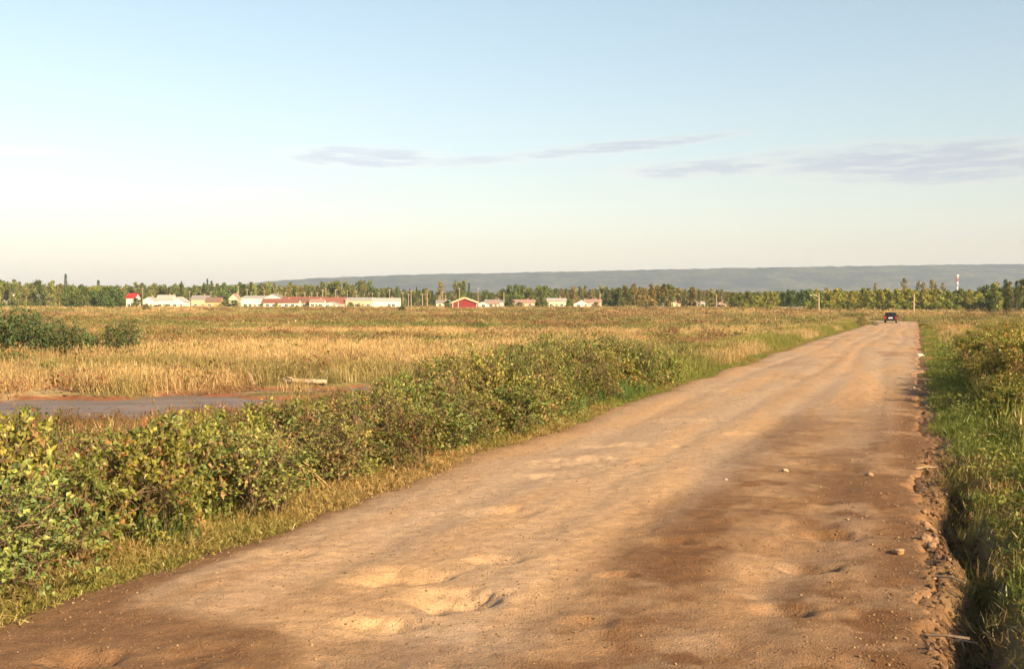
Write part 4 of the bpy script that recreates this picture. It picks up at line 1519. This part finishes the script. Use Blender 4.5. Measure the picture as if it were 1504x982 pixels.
def house(px0, px1, D, eave, ridge, orient, wallc, roofc, label, name='house', nwin=3, depth=None, door=True, rz=0.0, winpx=None, overhang=.35):
    """orient 'eave': long side to the camera; 'gable': gable end to the camera; 'flat': low mono roof"""
    xc = ((px0 + px1) / 2 - W0 / 2) / FPX * D
    wd = (px1 - px0) / FPX * D - overhang * 1.2
    z0 = gz(xc, D)
    ze = CAMZ + (HOR - eave) / FPX * D - z0
    zr = CAMZ + (HOR - ridge) / FPX * D - z0
    ze = max(ze, 2.0 if name != 'field_shed' else .7)
    zr = max(zr, ze + .25)
    dp = depth or (7.5 if orient != 'gable' else max(6.0, wd * 1.1))
    o = empty(name, (xc, D, z0), rz, label, 'house' if 'house' in name or 'bungalow' in name else name.split('_')[-1])
    wm = clad('wall_' + wallc, WALLC[wallc], wallc != 'red')
    rm = plain('roof_' + roofc, ROOFC[roofc], .75, var=.15, scale=1.5)
    hx, b = wd / 2, -.4
    w_ = MB()
    if orient == 'gable':
        vv = [(-hx, 0, b), (hx, 0, b), (hx, 0, ze), (0, 0, zr - .12), (-hx, 0, ze), (-hx, dp, b), (hx, dp, b), (hx, dp, ze), (0, dp, zr - .12), (-hx, dp, ze)]
        w_.add(vv, [(0, 1, 2, 3, 4), (9, 8, 7, 6, 5), (1, 6, 7, 2), (5, 0, 4, 9)])
    elif orient == 'eave':
        vv = [(-hx, 0, b), (hx, 0, b), (hx, 0, ze), (-hx, 0, ze), (-hx, dp, b), (hx, dp, b), (hx, dp, ze), (-hx, dp, ze), (-hx, dp / 2, zr - .12), (hx, dp / 2, zr - .12)]
        w_.add(vv, [(0, 1, 2, 3), (5, 4, 7, 6), (1, 5, 6, 9, 2), (4, 0, 3, 8, 7)])
    else:
        w_.box((0, dp / 2, (ze + b) / 2), (wd, dp, ze - b))
    wall = w_.build('wall', wm, o)
    r_ = MB()
    ov, th = overhang, .14
    if orient == 'gable':
        sl = (zr - ze) / hx
        for sg in (-1, 1):
            xe = sg * (hx + ov)
            zee = ze - ov * sl
            y0, y1 = -ov, dp + ov
            vv = [(0, y0, zr), (xe, y0, zee), (xe, y1, zee), (0, y1, zr), (0, y0, zr + th), (xe, y0, zee + th), (xe, y1, zee + th), (0, y1, zr + th)]
            ff = [(0, 1, 2, 3), (7, 6, 5, 4), (0, 4, 5, 1), (1, 5, 6, 2), (2, 6, 7, 3)]
            r_.add(vv, ff if sg > 0 else [f_[::-1] for f_ in ff])
    elif orient == 'eave':
        sl = (zr - ze) / (dp / 2)
        for sg in (-1, 1):
            ye = dp / 2 + sg * (dp / 2 + ov)
            zee = ze - ov * sl
            x0, x1 = -hx - ov, hx + ov
            vv = [(x0, dp / 2, zr), (x0, ye, zee), (x1, ye, zee), (x1, dp / 2, zr), (x0, dp / 2, zr + th), (x0, ye, zee + th), (x1, ye, zee + th), (x1, dp / 2, zr + th)]
            ff = [(0, 1, 2, 3), (7, 6, 5, 4), (0, 4, 5, 1), (1, 5, 6, 2), (2, 6, 7, 3)]
            r_.add(vv, ff if sg < 0 else [f_[::-1] for f_ in ff])
    else:
        x0, x1 = -hx - ov, hx + ov
        vv = [(x0, -ov, ze + .02), (x1, -ov, ze + .02), (x1, dp + ov, zr), (x0, dp + ov, zr), (x0, -ov, ze + .25), (x1, -ov, ze + .25), (x1, dp + ov, zr + .2), (x0, dp + ov, zr + .2)]
        r_.add(vv, [(3, 2, 1, 0), (4, 5, 6, 7), (0, 1, 5, 4), (1, 2, 6, 5), (2, 3, 7, 6), (3, 0, 4, 7)])
    roof = r_.build('roof', rm, o)
    hh = random.Random(int(px0 * 7 + D))
    if 'shed' not in name and orient != 'flat' and hh.random() < .75:
        c_ = MB()
        c_.box((hx * .4, dp * .5, zr + .35), (.5, .5, .9))
        c_.build('chimney', plain('chimney', (.35, .2, .15), .9), roof)
    xs = winpx if winpx is not None else [(-1 + 2 * (i + .5) / nwin) * hx * .86 for i in range(nwin)]
    for i, xw in enumerate(xs):
        if door and i == len(xs) // 2 and len(xs) > 1:
            d_ = MB()
            d_.box((xw, -.03, 1.02), (.95, .08, 2.05))
            dd = d_.build('door', M_DOOR, o)
            k_ = MB()
            k_.box((xw + .36, -.10, 1.0), (.06, .06, .06))
            k_.build('handle', M_TRIM, dd)
            continue
        zc_ = min(1.55, ze - .75)
        f_ = MB()
        ww, wh = 1.5, 1.15
        for dx, dz, sx, sz in ((0, wh / 2, ww + .16, .1), (0, -wh / 2, ww + .2, .12), (-ww / 2, 0, .1, wh - .1), (ww / 2, 0, .1, wh - .1), (0, 0, .06, wh - .1)):
            f_.box((xw + dx, -.035, zc_ + dz), (sx, .09, sz))
        wn = f_.build('window', M_TRIM, o)
        g_ = MB()
        g_.box((xw, -.012, zc_), (ww - .1, .03, wh - .1))
        g_.build('pane', M_PANE, wn)
    return o


H = house
H(185, 199, 500, 437.5, 431, 'eave', 'white', 'red', 'small white house with bright red roof among trees', nwin=2, door=False)
H(2, 16, 620, 436, 430, 'eave', 'white', 'pale', 'pale house half hidden at the very left edge', nwin=2, door=False)
H(52, 66, 610, 439, 432.5, 'eave', 'grey', 'grey', 'grey-roofed house half hidden by the far left trees', nwin=2)
H(64, 77, 600, 439, 432.5, 'gable', 'cream', 'pale', 'cream gabled house half hidden by the far left trees', nwin=1, door=False)
H(210, 227, 510, 440.5, 436, 'gable', 'white', 'pale', 'little white gabled house left of the large white one', nwin=2)
H(229, 254, 530, 439.5, 433.3, 'eave', 'white', 'pale', 'large white house with pale roof and a gabled wing in front', nwin=3)
H(250, 273, 505, 443, 436, 'gable', 'white', 'pale', 'white gabled house joining the right side of the large white one', nwin=2)
H(280, 306, 570, 439, 434, 'eave', 'beige', 'grey', 'grey-roofed house set back behind bushes', nwin=2)
H(301, 324, 510, 443, 436.5, 'eave', 'tan', 'brown', 'orange-tan wooden house with brown roof', nwin=2)
H(335, 352, 540, 439, 431, 'gable', 'cream', 'pinkish', 'peach gabled house partly behind a round bush', nwin=1, door=False)
H(354, 388, 510, 438.2, 434.6, 'flat', 'white', 'pale', 'long white flat-roofed house left of the red-brown roofs', name='flat_roofed_house', nwin=4)
H(388, 414, 560, 437, 431.5, 'gable', 'grey', 'grey', 'tall grey gabled roof rising behind the red-brown roofs', nwin=2)
H(384, 439, 495, 444.2, 438.8, 'eave', 'white', 'redbrown', 'long low white house with red-brown roof', nwin=5)
H(413, 470, 560, 441, 436, 'eave', 'cream', 'redbrown', 'reddish-roofed house behind the long low white one', nwin=3)
H(439, 455, 505, 443, 440.5, 'flat', 'brown', 'brown', 'brown wooden shed between two white houses', name='wooden_shed', nwin=1, door=False)
H(454, 476, 500, 443.5, 439.5, 'eave', 'white', 'pinkish', 'small white house with pinkish roof right of the brown shed', nwin=3)
H(466, 507, 530, 445, 436.5, 'eave', 'pink', 'redbrown', 'house with a broad red roof behind the white gable', nwin=3)
H(474, 498, 490, 448, 443.5, 'gable', 'white', 'pale', 'low white gable in front of the broad red roof', nwin=2)
H(507, 549, 530, 440.5, 437.2, 'flat', 'beige', 'pale', 'beige flat-roofed house behind brownish bushes', name='flat_roofed_house', nwin=4)
H(546, 588, 485, 441.3, 437.8, 'eave', 'white', 'pale', 'long bright white trailer house with two small windows', name='trailer_house', door=False, winpx=[1.4, 3.3], depth=4.0, overhang=.25)
H(640, 661, 520, 444.5, 440.8, 'eave', 'cream', 'grey', 'small cream house with grey roof left of the red shed', nwin=2)
H(701, 719, 470, 447, 442.8, 'gable', 'white', 'pale', 'bright white gabled hut right of the red shed', nwin=1, door=False)
H(716, 733, 480, 446.5, 442, 'eave', 'white', 'pinkish', 'white house with reddish roof adjoining the white hut', nwin=2)
H(712, 741, 540, 443, 440, 'eave', 'grey', 'grey', 'grey house behind the roadside pole', nwin=2)
H(752, 786, 520, 444, 440, 'eave', 'beige', 'pinkish', 'beige bungalow with pinkish roof between round bushes', name='bungalow', nwin=3)
H(803, 832, 500, 441.3, 438, 'eave', 'cream', 'pale', 'cream house with pale roof between round bushes', nwin=3)
H(842, 868, 500, 446.5, 440.5, 'gable', 'white', 'pale', 'white gabled house left of the pole by the grove', nwin=2)
H(858, 884, 540, 443, 439.6, 'eave', 'pink', 'pinkish', 'pinkish-roofed house behind the white gabled one', nwin=2)
H(974, 990, 520, 446, 442.8, 'eave', 'white', 'pale', 'white roof left of the twin houses under the thin stand', nwin=2)
H(981, 1000, 500, 448, 443.5, 'gable', 'cream', 'cream', 'cream gabled house under the thin stand', nwin=2)
H(1023, 1036, 520, 446.5, 443, 'eave', 'white', 'pale', 'small white roofed house in the thin stand', nwin=2)
H(1050, 1068, 520, 447, 443, 'gable', 'pink', 'pinkish', 'pinkish gabled house right of the pole in the thin stand', nwin=2)

# red shed with two leaves of cream-trimmed cladding
g = H(663.5, 701.5, 432, 443.2, 436.8, 'gable', 'red', 'cream', 'red gabled shed with cream trim and pale roof edges', name='red_shed', nwin=0, overhang=.5)
gw = (701.5 - 663.5) / FPX * 432 - .6
for xx in (-gw / 2 + .12, -gw * .26, gw / 2 - .12):
    mb = MB()
    mb.box((xx, -.05, 1.3), (.3, .1, 3.2))
    mb.build('trim_board', plain('cream_trim', (0.56, 0.42, 0.26), .7), g)
ze_ = CAMZ + (HOR - 443.2) / FPX * 432 - g.location.z
zr_ = CAMZ + (HOR - 436.8) / FPX * 432 - g.location.z
for sg in (-1, 1):
    mb = MB()
    vv = [(0, -.58, zr_ + .2), (sg * (gw / 2 + .55), -.58, ze_ - .1), (sg * (gw / 2 + .55), -.58, ze_ - .65), (0, -.58, zr_ - .4),
          (0, -.51, zr_ + .2), (sg * (gw / 2 + .55), -.51, ze_ - .1), (sg * (gw / 2 + .55), -.51, ze_ - .65), (0, -.51, zr_ - .4)]
    ff = [(0, 1, 2, 3), (7, 6, 5, 4), (0, 4, 5, 1), (1, 5, 6, 2), (2, 6, 7, 3)]
    mb.add(vv, ff if sg < 0 else [f_[::-1] for f_ in ff])
    mb.build('gable_board', plain('cream_trim', (0.56, 0.42, 0.26), .7), g)

# ------------------------------------------------------------------ utility poles
M_POLE = plain('pole_wood', (0.38, 0.28, 0.18), .85, var=.25, scale=2)
M_INS = plain('insulator', (0.6, 0.58, 0.52), .4)


def pole(px, D, topy, label, arm=True, lamp=None, rad=.17):
    x = (px - W0 / 2) / FPX * D
    z0 = gz(x, D)
    h = CAMZ + (HOR - topy) / FPX * D - z0
    o = empty('utility_pole', (x, D, z0), 0, label, 'pole', 'utility poles in and before the village')
    r = random.Random(int(px))
    m = MB()
    lx = r.uniform(-.012, .012) * h
    m.tube([(0, 0, -.5), (lx * .5, 0, h * .5), (lx, 0, h)], [rad, rad * .9, rad * .72], 7)
    m.build('post', M_POLE, o)
    if arm:
        m = MB()
        m.box((lx, -.12, h - .45), (1.5, .10, .10))
        am = m.build('crossarm', M_POLE, o)
        for dx in (-.65, 0.3, .65):
            m = MB()
            m.tube([(lx + dx, -.12, h - .38), (lx + dx, -.12, h - .2)], [.05, .06], 6)
            m.build('insulator', M_INS, am)
    if lamp:
        m = MB()
        m.tube([(lx, 0, h - 1.2), (lamp * 1.2, 0, h - .75), (lamp * 2.2, 0, h - .7)], [.05, .05, .05], 5)
        a_ = m.build('lamp_arm', M_INS, o)
        m = MB()
        m.box((lamp * 2.5, 0, h - .72), (.7, .28, .16))
        m.build('lamp_head', M_INS, a_)
    return o


for a in ((210, 540, 422.5, 'utility pole just right of the red-roofed house'), (279, 600, 427, 'thin pole above the bushes right of the twin-gabled house'),
          (310, 590, 428, 'pole behind the orange-tan wooden house'), (350, 560, 420, 'tall pole above the peach house'), (363, 580, 424, 'grey pole above the left end of the flat white house'),
          (369, 600, 428, 'short pole above the flat white house'), (388, 620, 427, 'pole left of the tall grey gable'), (420, 600, 429, 'pole above the right end of the long red-brown roof'),
          (436, 600, 430, 'leftmost of the close row of poles behind the red-brown roofs'), (448, 600, 429, 'second of the close row of poles behind the red-brown roofs'),
          (458, 600, 430, 'third of the close row of poles behind the red-brown roofs'), (466, 600, 429, 'fourth of the close row of poles behind the red-brown roofs'),
          (474, 590, 425, 'left of the twin tall poles above the broad red roof'), (478.5, 585, 422, 'right of the twin tall poles above the broad red roof'),
          (493, 585, 425, 'pole above the right end of the broad red roof'), (510, 590, 426, 'pole above the left end of the beige flat roof'),
          (523, 590, 427, 'pole above the middle of the beige flat roof'), (547, 600, 430, 'short pole at the left end of the white trailer'),
          (557, 600, 429, 'pole above the left half of the white trailer'), (572, 590, 425, 'stout pole above the right half of the white trailer'),
          (592, 560, 429, 'first pole right of the white trailer'), (600, 560, 431, 'second pole right of the white trailer'), (604, 500, 426, 'tall pole in the open right of the white trailer', True),
          (620.5, 480, 431, 'pole beside the dark parked car'), (627.5, 500, 430, 'greyish pole right of the dark parked car', False),
          (646, 560, 433, 'left short pole above the small cream house'), (650, 565, 428, 'middle taller pole above the small cream house'), (654, 560, 433, 'right short pole above the small cream house'),
          (675, 560, 423, 'pole above the middle of the red shed'), (702, 560, 423, 'thin pole above the right corner of the red shed'),
          (740, 425, 429, 'pole standing in front of the grey house', False), (881, 410, 431, 'pale pole at the left foot of the grove', False), (1052, 420, 432, 'pole in the thin stand left of the pinkish gable', False)):
    pole(*a[:4], arm=a[4] if len(a) > 4 else True)
pole(1202.5, 335, 430, 'pale pole with lamp arm at the field edge left of the car', arm=False, lamp=-1, rad=.24)
pole(1342, 322, 431, 'pale pole at the field edge right of the car', arm=False, rad=.22)

# ------------------------------------------------------------------ mast
mx, mD = (1405.5 - W0 / 2) / FPX * 1500, 1500
mz = gz(mx, mD)
mast = empty('signal_mast', (mx, mD, mz), 0, 'red and white banded mast with pale round top above the wood', 'mast')
mh = CAMZ + (HOR - 403) / FPX * 1500 - mz
bands = [(0, .62, 'w'), (.62, .78, 'w2'), (.78, .88, 'r'), (.88, .93, 'w3')]
MW, MR = plain('mast_white', (.55, .52, .48), .5), plain('mast_red', (.55, .05, .04), .5)
for a, b, c in bands:
    m = MB()
    m.tube([(0, 0, mh * a), (0, 0, mh * b - .02)], [1.15, 1.1], 10)
    m.build('band', MR if c == 'r' else MW, mast, True)
m = MB()
m.tube([(0, 0, mh * .93), (0, 0, mh * .945), (0, 0, mh * .985), (0, 0, mh)], [1.3, 1.95, 1.95, .9], 12)
m.build('top_drum', MW, mast, True)

# ------------------------------------------------------------------ fence, gate and shed before the dark stand
fD = 392
fx0, fx1 = (1141 - W0 / 2) / FPX * fD, (1191 - W0 / 2) / FPX * fD
fz = gz((fx0 + fx1) / 2, fD)
fence = empty('field_fence', ((fx0 + fx1) / 2, fD, fz), 0, 'low grey rail fence before the dark stand', 'fence')
hw = (fx1 - fx0) / 2
M_RAIL = plain('rail', (.42, .34, .26), .85)
for i in range(7):
    m = MB()
    m.tube([(-hw + i * hw / 3, 0, -.3), (-hw + i * hw / 3, 0, 1.25)], [.09, .08], 6)
    m.build('post', M_RAIL, fence)
for z in (.6, 1.05):
    m = MB()
    m.box((0, -.12, z), (2 * hw, .05, .14))
    m.build('rail', M_RAIL, fence)
H(1163.5, 1177.5, 385, 452.4, 451.5, 'flat', 'grey', 'grey', 'low grey box standing in the rail fence', name='field_shed', nwin=0, depth=2.5, overhang=.1)

# ------------------------------------------------------------------ cars
def car(name, s=None, xy=None, rz=0.0, paint=(0.018, 0.006, 0.006), label='', z=None, L=4.6, Wd=1.8, Ht=1.6):
    x, y = xy
    z = gz(x, y) if z is None else z
    o = empty(name, (x, y, z), rz, label, 'car')
    pm = plain(name + '_paint_%d' % int(paint[0] * 1000 + x), paint, .25, var=.05, spec=.6)
    gl = plain('car_glass', (.012, .012, .014), .08, spec=.7)
    bk = plain('car_trim', (.02, .02, .02), .6)
    # local axes: +y is the front, rear faces -y
    hw, hl = Wd / 2, L / 2
    prof = [(-hl, .42), (-hl - .02, .62), (-hl + .03, .98), (-hl + .10, 1.05), (-hl + .38, Ht - .10), (-hl + .62, Ht), (.15, Ht), (.45, Ht - .06),
            (1.05, 1.08), (hl - .18, .98), (hl - .02, .82), (hl, .5), (hl - .05, .34), (-hl + .08, .34)]
    bm = bmesh.new()

    def wid(zz):
        return hw * (1.0 if zz < 1.0 else 1.0 - .17 * (zz - 1.0) / (Ht - 1.0)) * (.965 if zz < .5 else 1)
    l_ = [bm.verts.new((-wid(zz), yy, zz)) for yy, zz in prof]
    r_ = [bm.verts.new((wid(zz), yy, zz)) for yy, zz in prof]
    nP = len(prof)
    bm.faces.new(l_)
    bm.faces.new(r_[::-1])
    for i in range(nP):
        j = (i + 1) % nP
        bm.faces.new((l_[i], r_[i], r_[j], l_[j]))
    bmesh.ops.recalc_face_normals(bm, faces=bm.faces)
    bmesh.ops.bevel(bm, geom=[e for e in bm.edges if len(e.link_faces) == 2 and e.calc_face_angle(0) > .5], offset=.06, segments=2, affect='EDGES')
    me = bpy.data.meshes.new('body')
    bm.to_mesh(me)
    bm.free()
    me.materials.append(pm)
    link('body', me, o)
    m = MB()
    q = .006

    def rear(u, zz):
        # point on the sloping tailgate glass
        k = (zz - 1.05) / (Ht - .10 - 1.05)
        return (u * wid(zz), -hl + .10 + .28 * k - .02, zz)
    m.add([rear(-.84, 1.10), rear(.84, 1.10), rear(.82, Ht - .14), rear(-.82, Ht - .14)], [(0, 1, 2, 3)])
    m.build('rear_window', gl, o)
    for sg in (-1, 1):
        for (ya, yb, yc, yd) in ((-hl + .45, -.55, -.6, -hl + .70), (-.5, .25, .2, -.5), (.3, .98, .48, .28)):
            m = MB()
            z0_, z1_ = 1.08, Ht - .13
            m.add([(sg * (wid(z0_) + q), ya, z0_), (sg * (wid(z0_) + q), yb, z0_), (sg * (wid(z1_) + q), yc, z1_), (sg * (wid(z1_) + q), yd, z1_)], [(0, 1, 2, 3) if sg > 0 else (3, 2, 1, 0)])
            m.build('side_window', gl, o)
        m = MB()
        m.box((sg * hw * .86, -hl - .01, .86), (.2, .1, .36))
        m.build('tail_light', plain('tail_light', (.5, .02, .015), .2), o)
        m = MB()
        m.box((sg * (hw + .1), .62, 1.08), (.18, .1, .14))
        m.build('wing_mirror', pm, o)
        m = MB()
        m.box((sg * hw * .72, hl - .04, .78), (.34, .08, .16))
        m.build('headlight', M_INS, o)
        for yy in (-hl + .85, hl - .85):
            m = MB()
            m.tube([(sg * (hw - .22), yy, .34), (sg * (hw + .01), yy, .34)], [.34, .34], 18)
            wl = m.build('wheel', plain('tyre', (.02, .02, .02), .9), o, True)
            m = MB()
            m.tube([(sg * (hw - .05), yy, .34), (sg * (hw + .022), yy, .34)], [.2, .19], 14)
            m.build('rim', plain('rim', (.5, .5, .5), .3, metal=.8), wl)
    m = MB()
    m.box((0, -hl - .05, .52), (Wd * .97, .16, .22))
    m.build('rear_bumper', bk, o)
    m = MB()
    m.box((0, -hl - .045, .80), (.56, .03, .19))
    m.build('licence_plate', plain('plate', (.8, .78, .72), .5), o)
    m = MB()
    m.box((0, -hl + .36, Ht + .01), (Wd * .62, .3, .05))
    m.build('roof_spoiler', pm, o)
    return o


cx_, cy_ = st2xy(178, -3.7)
car('car', xy=(cx_, cy_), rz=-RA, label='dark red car seen from behind at the far end of the dirt road', z=float(road_height(np.array([cx_]), np.array([cy_]))[0]))
dx_ = (615.5 - W0 / 2) / FPX * 470
car('car', xy=(dx_, 470), rz=R(70), paint=(.03, .035, .05), label='dark parked car right of the long white trailer', L=4.4)
dx_ = (230 - W0 / 2) / FPX * 490
car('car', xy=(dx_, 490), rz=R(60), paint=(.10, .09, .08), label='grey parked car in front of the twin-gabled white house', L=4.4)

# ------------------------------------------------------------------ small single things
M_LOG = plain('weathered_wood', (0.36, 0.27, 0.18), .85, var=.3, scale=8)
lx, ly = px2xy(446, 566, -.45)
lg = empty('log', (lx, ly, gz(lx, ly)), R(-8), 'pale weathered log lying at the edge of the mud flat', 'log')
m = MB()
m.tube([(-.95, .1, .14), (-.4, .03, .12), (.2, 0, .11), (.85, -.04, .10)], [.055, .08, .085, .075], 8)
m.build('trunk', M_LOG, lg, True)
m = MB()
m.tube([(-.35, .03, .16), (-.55, -.1, .26)], [.035, .02], 6)
m.build('branch_stub', M_LOG, lg, True)

# brown brush pile in the field
bx, bD = (715 - W0 / 2) / FPX * 150, 150
bp = empty('brush_pile', (bx, bD, gz(bx, bD)), 0, 'low heap of dark reddish-brown brushwood in the field', 'brush pile')
m = MB()
r = random.Random(9)
for i in range(260):
    a = Vector((r.uniform(-3.6, 3.6), r.uniform(-.9, .9), r.uniform(0, .25)))
    d = rnd_dir(r, .35) * r.uniform(.4, 1.0)
    k = 1 - abs(a.x) / 4.5
    m.tube([a, a + Vector((d.x, d.y * .6, abs(d.z) * .8 * k))], [.035, .012], 3, cap=False)
tw = m.build('twigs', plain('brushwood', (0.15, 0.075, 0.05), .9, var=.4, scale=4), bp)
tw['kind'] = 'stuff'
bx2, bD2 = (488 - W0 / 2) / FPX * 260, 260
bp2 = link('brush_pile', None)
bp2.location = (bx2, bD2, gz(bx2, bD2))
bp2.scale = (.7, .8, 1.6)
tag(bp2, 'tangle of dead grey-brown branches before the broad red roof', 'brush pile')
t2 = link('twigs', tw.data, bp2)
t2['kind'] = 'stuff'

# dry leaning stalks at the edge of the thicket
M_STRAW = plain('dry_stalk', (0.42, 0.28, 0.12), .85, var=.35, scale=6)
for j, (px, py, n, lean, lab) in enumerate(((455, 715, 34, .95, 'fan of dry straw stalks leaning out of the thicket to the road'), (590, 675, 16, .8, 'smaller fan of dry stalks right of the large straw fan'),
                                            (215, 705, 10, .5, 'dry bent stalks in the thicket near the left edge'))):
    x, y = px2xy(px, py)
    o = empty('dry_stalks', (x, y, gz(x, y)), 0, lab, 'dry stalks')
    m = MB()
    r = random.Random(40 + j)
    for i in range(n):
        b = Vector((r.uniform(-.5, .5), r.uniform(-.15, .3), 0))
        L_ = r.uniform(.5, 1.05)
        e = b + Vector((-lean * L_ * r.uniform(.4, .9), r.uniform(-.1, .3), L_ * r.uniform(.25, .75)))
        md_ = b.lerp(e, .5) + Vector((0, 0, .06))
        m.tube([b - Vector((0, 0, .03)), md_, e], [.007, .006, .003], 3, cap=False)
    k = m.build('stalk', M_STRAW, o)
    k['kind'] = 'stuff'


def stone(px, py, rad, col, label, name='stone', flat=.6, z=0.0, cat='stone'):
    x, y = px2xy(px, py, z)
    r = random.Random(int(px * 3 + py))
    bm = bmesh.new()
    bmesh.ops.create_icosphere(bm, subdivisions=2, radius=rad)
    for v in bm.verts:
        n_ = 1 + .25 * (vnoise(np.array([v.co.x / rad * 1.5 + px]), np.array([v.co.y / rad * 1.5 + v.co.z / rad * 2]))[0] - .5) * 2
        v.co *= n_ * r.uniform(.93, 1.07)
        v.co.z *= flat
    me = bpy.data.meshes.new(name)
    bm.to_mesh(me)
    bm.free()
    me.materials.append(plain('stone_%s' % '_'.join('%d' % (c * 100) for c in col), col, .85, var=.2, scale=12, bump=.3))
    o = link(name, me)
    zz = max(gz(x, y), float(road_height(np.array([x]), np.array([y]))[0]) if T_L < xy2st(x, y)[1] < T_R else -9)
    o.location = (x, y, zz + rad * flat * .45)
    o.rotation_euler = (0, 0, r.uniform(0, 6))
    tag(o, label, cat)
    return o


ST = (.42, .31, .21)
SO = (.28, .175, .10)
stone(1153, 696, .045, ST, 'pale flat stone on the darker right side of the road')
stone(1066, 708, .028, ST, 'small pale stone left of the flat stone on the road')
stone(1277, 700, .06, SO, 'tan earth lump near the right edge of the road', 'earth_clod', cat='clod')
stone(1320, 813, .06, SO, 'tan earth lump on the dark wheel track at right', 'earth_clod', cat='clod')
stone(1352, 522, .17, (.70, .64, .55), 'white stone in the grass at the right road edge', flat=.5)
stone(1463, 597, .15, (.42, .36, .38), 'lilac-grey stone in the grass right of the road', z=.1)
stone(1462, 607, .13, (.45, .37, .38), 'pale lilac stone just below the lilac-grey one', z=.1)
stone(1052, 517, .35, (.36, .32, .30), 'greyish boulder on the left verge below the grey mud strip', z=-.1)
stone(1064, 512, .3, (.36, .32, .30), 'second greyish boulder right of the first on the left verge', z=-.1)
stone(1342, 570, .05, ST, 'tiny white pebble on the road near the right edge')
clods = [(1360, 768, .055), (1366, 777, .07), (1360, 790, .06), (1371, 787, .055), (1369, 801, .05), (1357, 752, .035)]
for i, (a, b, c_) in enumerate(clods):
    o = stone(a, b, c_, (.27, .165, .09), 'crumbly tan clod in the ridge beside the gully', 'earth_clod', .8, cat='clod')
    o['group'] = 'clods in the ridge beside the gully'
for j, (a, b, L_, rz_, lab) in enumerate(((1410, 905, .26, R(-14), 'pale broken stick lying across the dark gully'), (1392, 928, .3, R(168), 'thin dark stick pointing from the gully onto the road'),
                                        (1395, 860, .3, R(-60), 'short stick lying along the gully'), (1360, 688, .35, R(15), 'pale twig by the right road edge above the gully'), (1455, 653, .4, R(-5), 'brown stick lying in the green grass at right'))):
    x, y = px2xy(a, b, .0)
    m = MB()
    m.tube([(-L_ / 2, 0, .0), (0, .02, .02), (L_ / 2, 0, .01)], [.012, .011, .007], 6)
    if j in (0, 3):
        m.tube([(0.02, .02, .02), (.03, -.04, -.06)], [.008, .005], 5)
    o = m.build('stick', plain('stick_wood', (.30, .22, .14), .9, var=.3, scale=20) if j != 1 else M_BARK)
    o.location = (x, y, gz(x, y) + (.12 if j != 3 else .04))
    o.rotation_euler = (0, 0, rz_)
    tag(o, lab, 'stick')
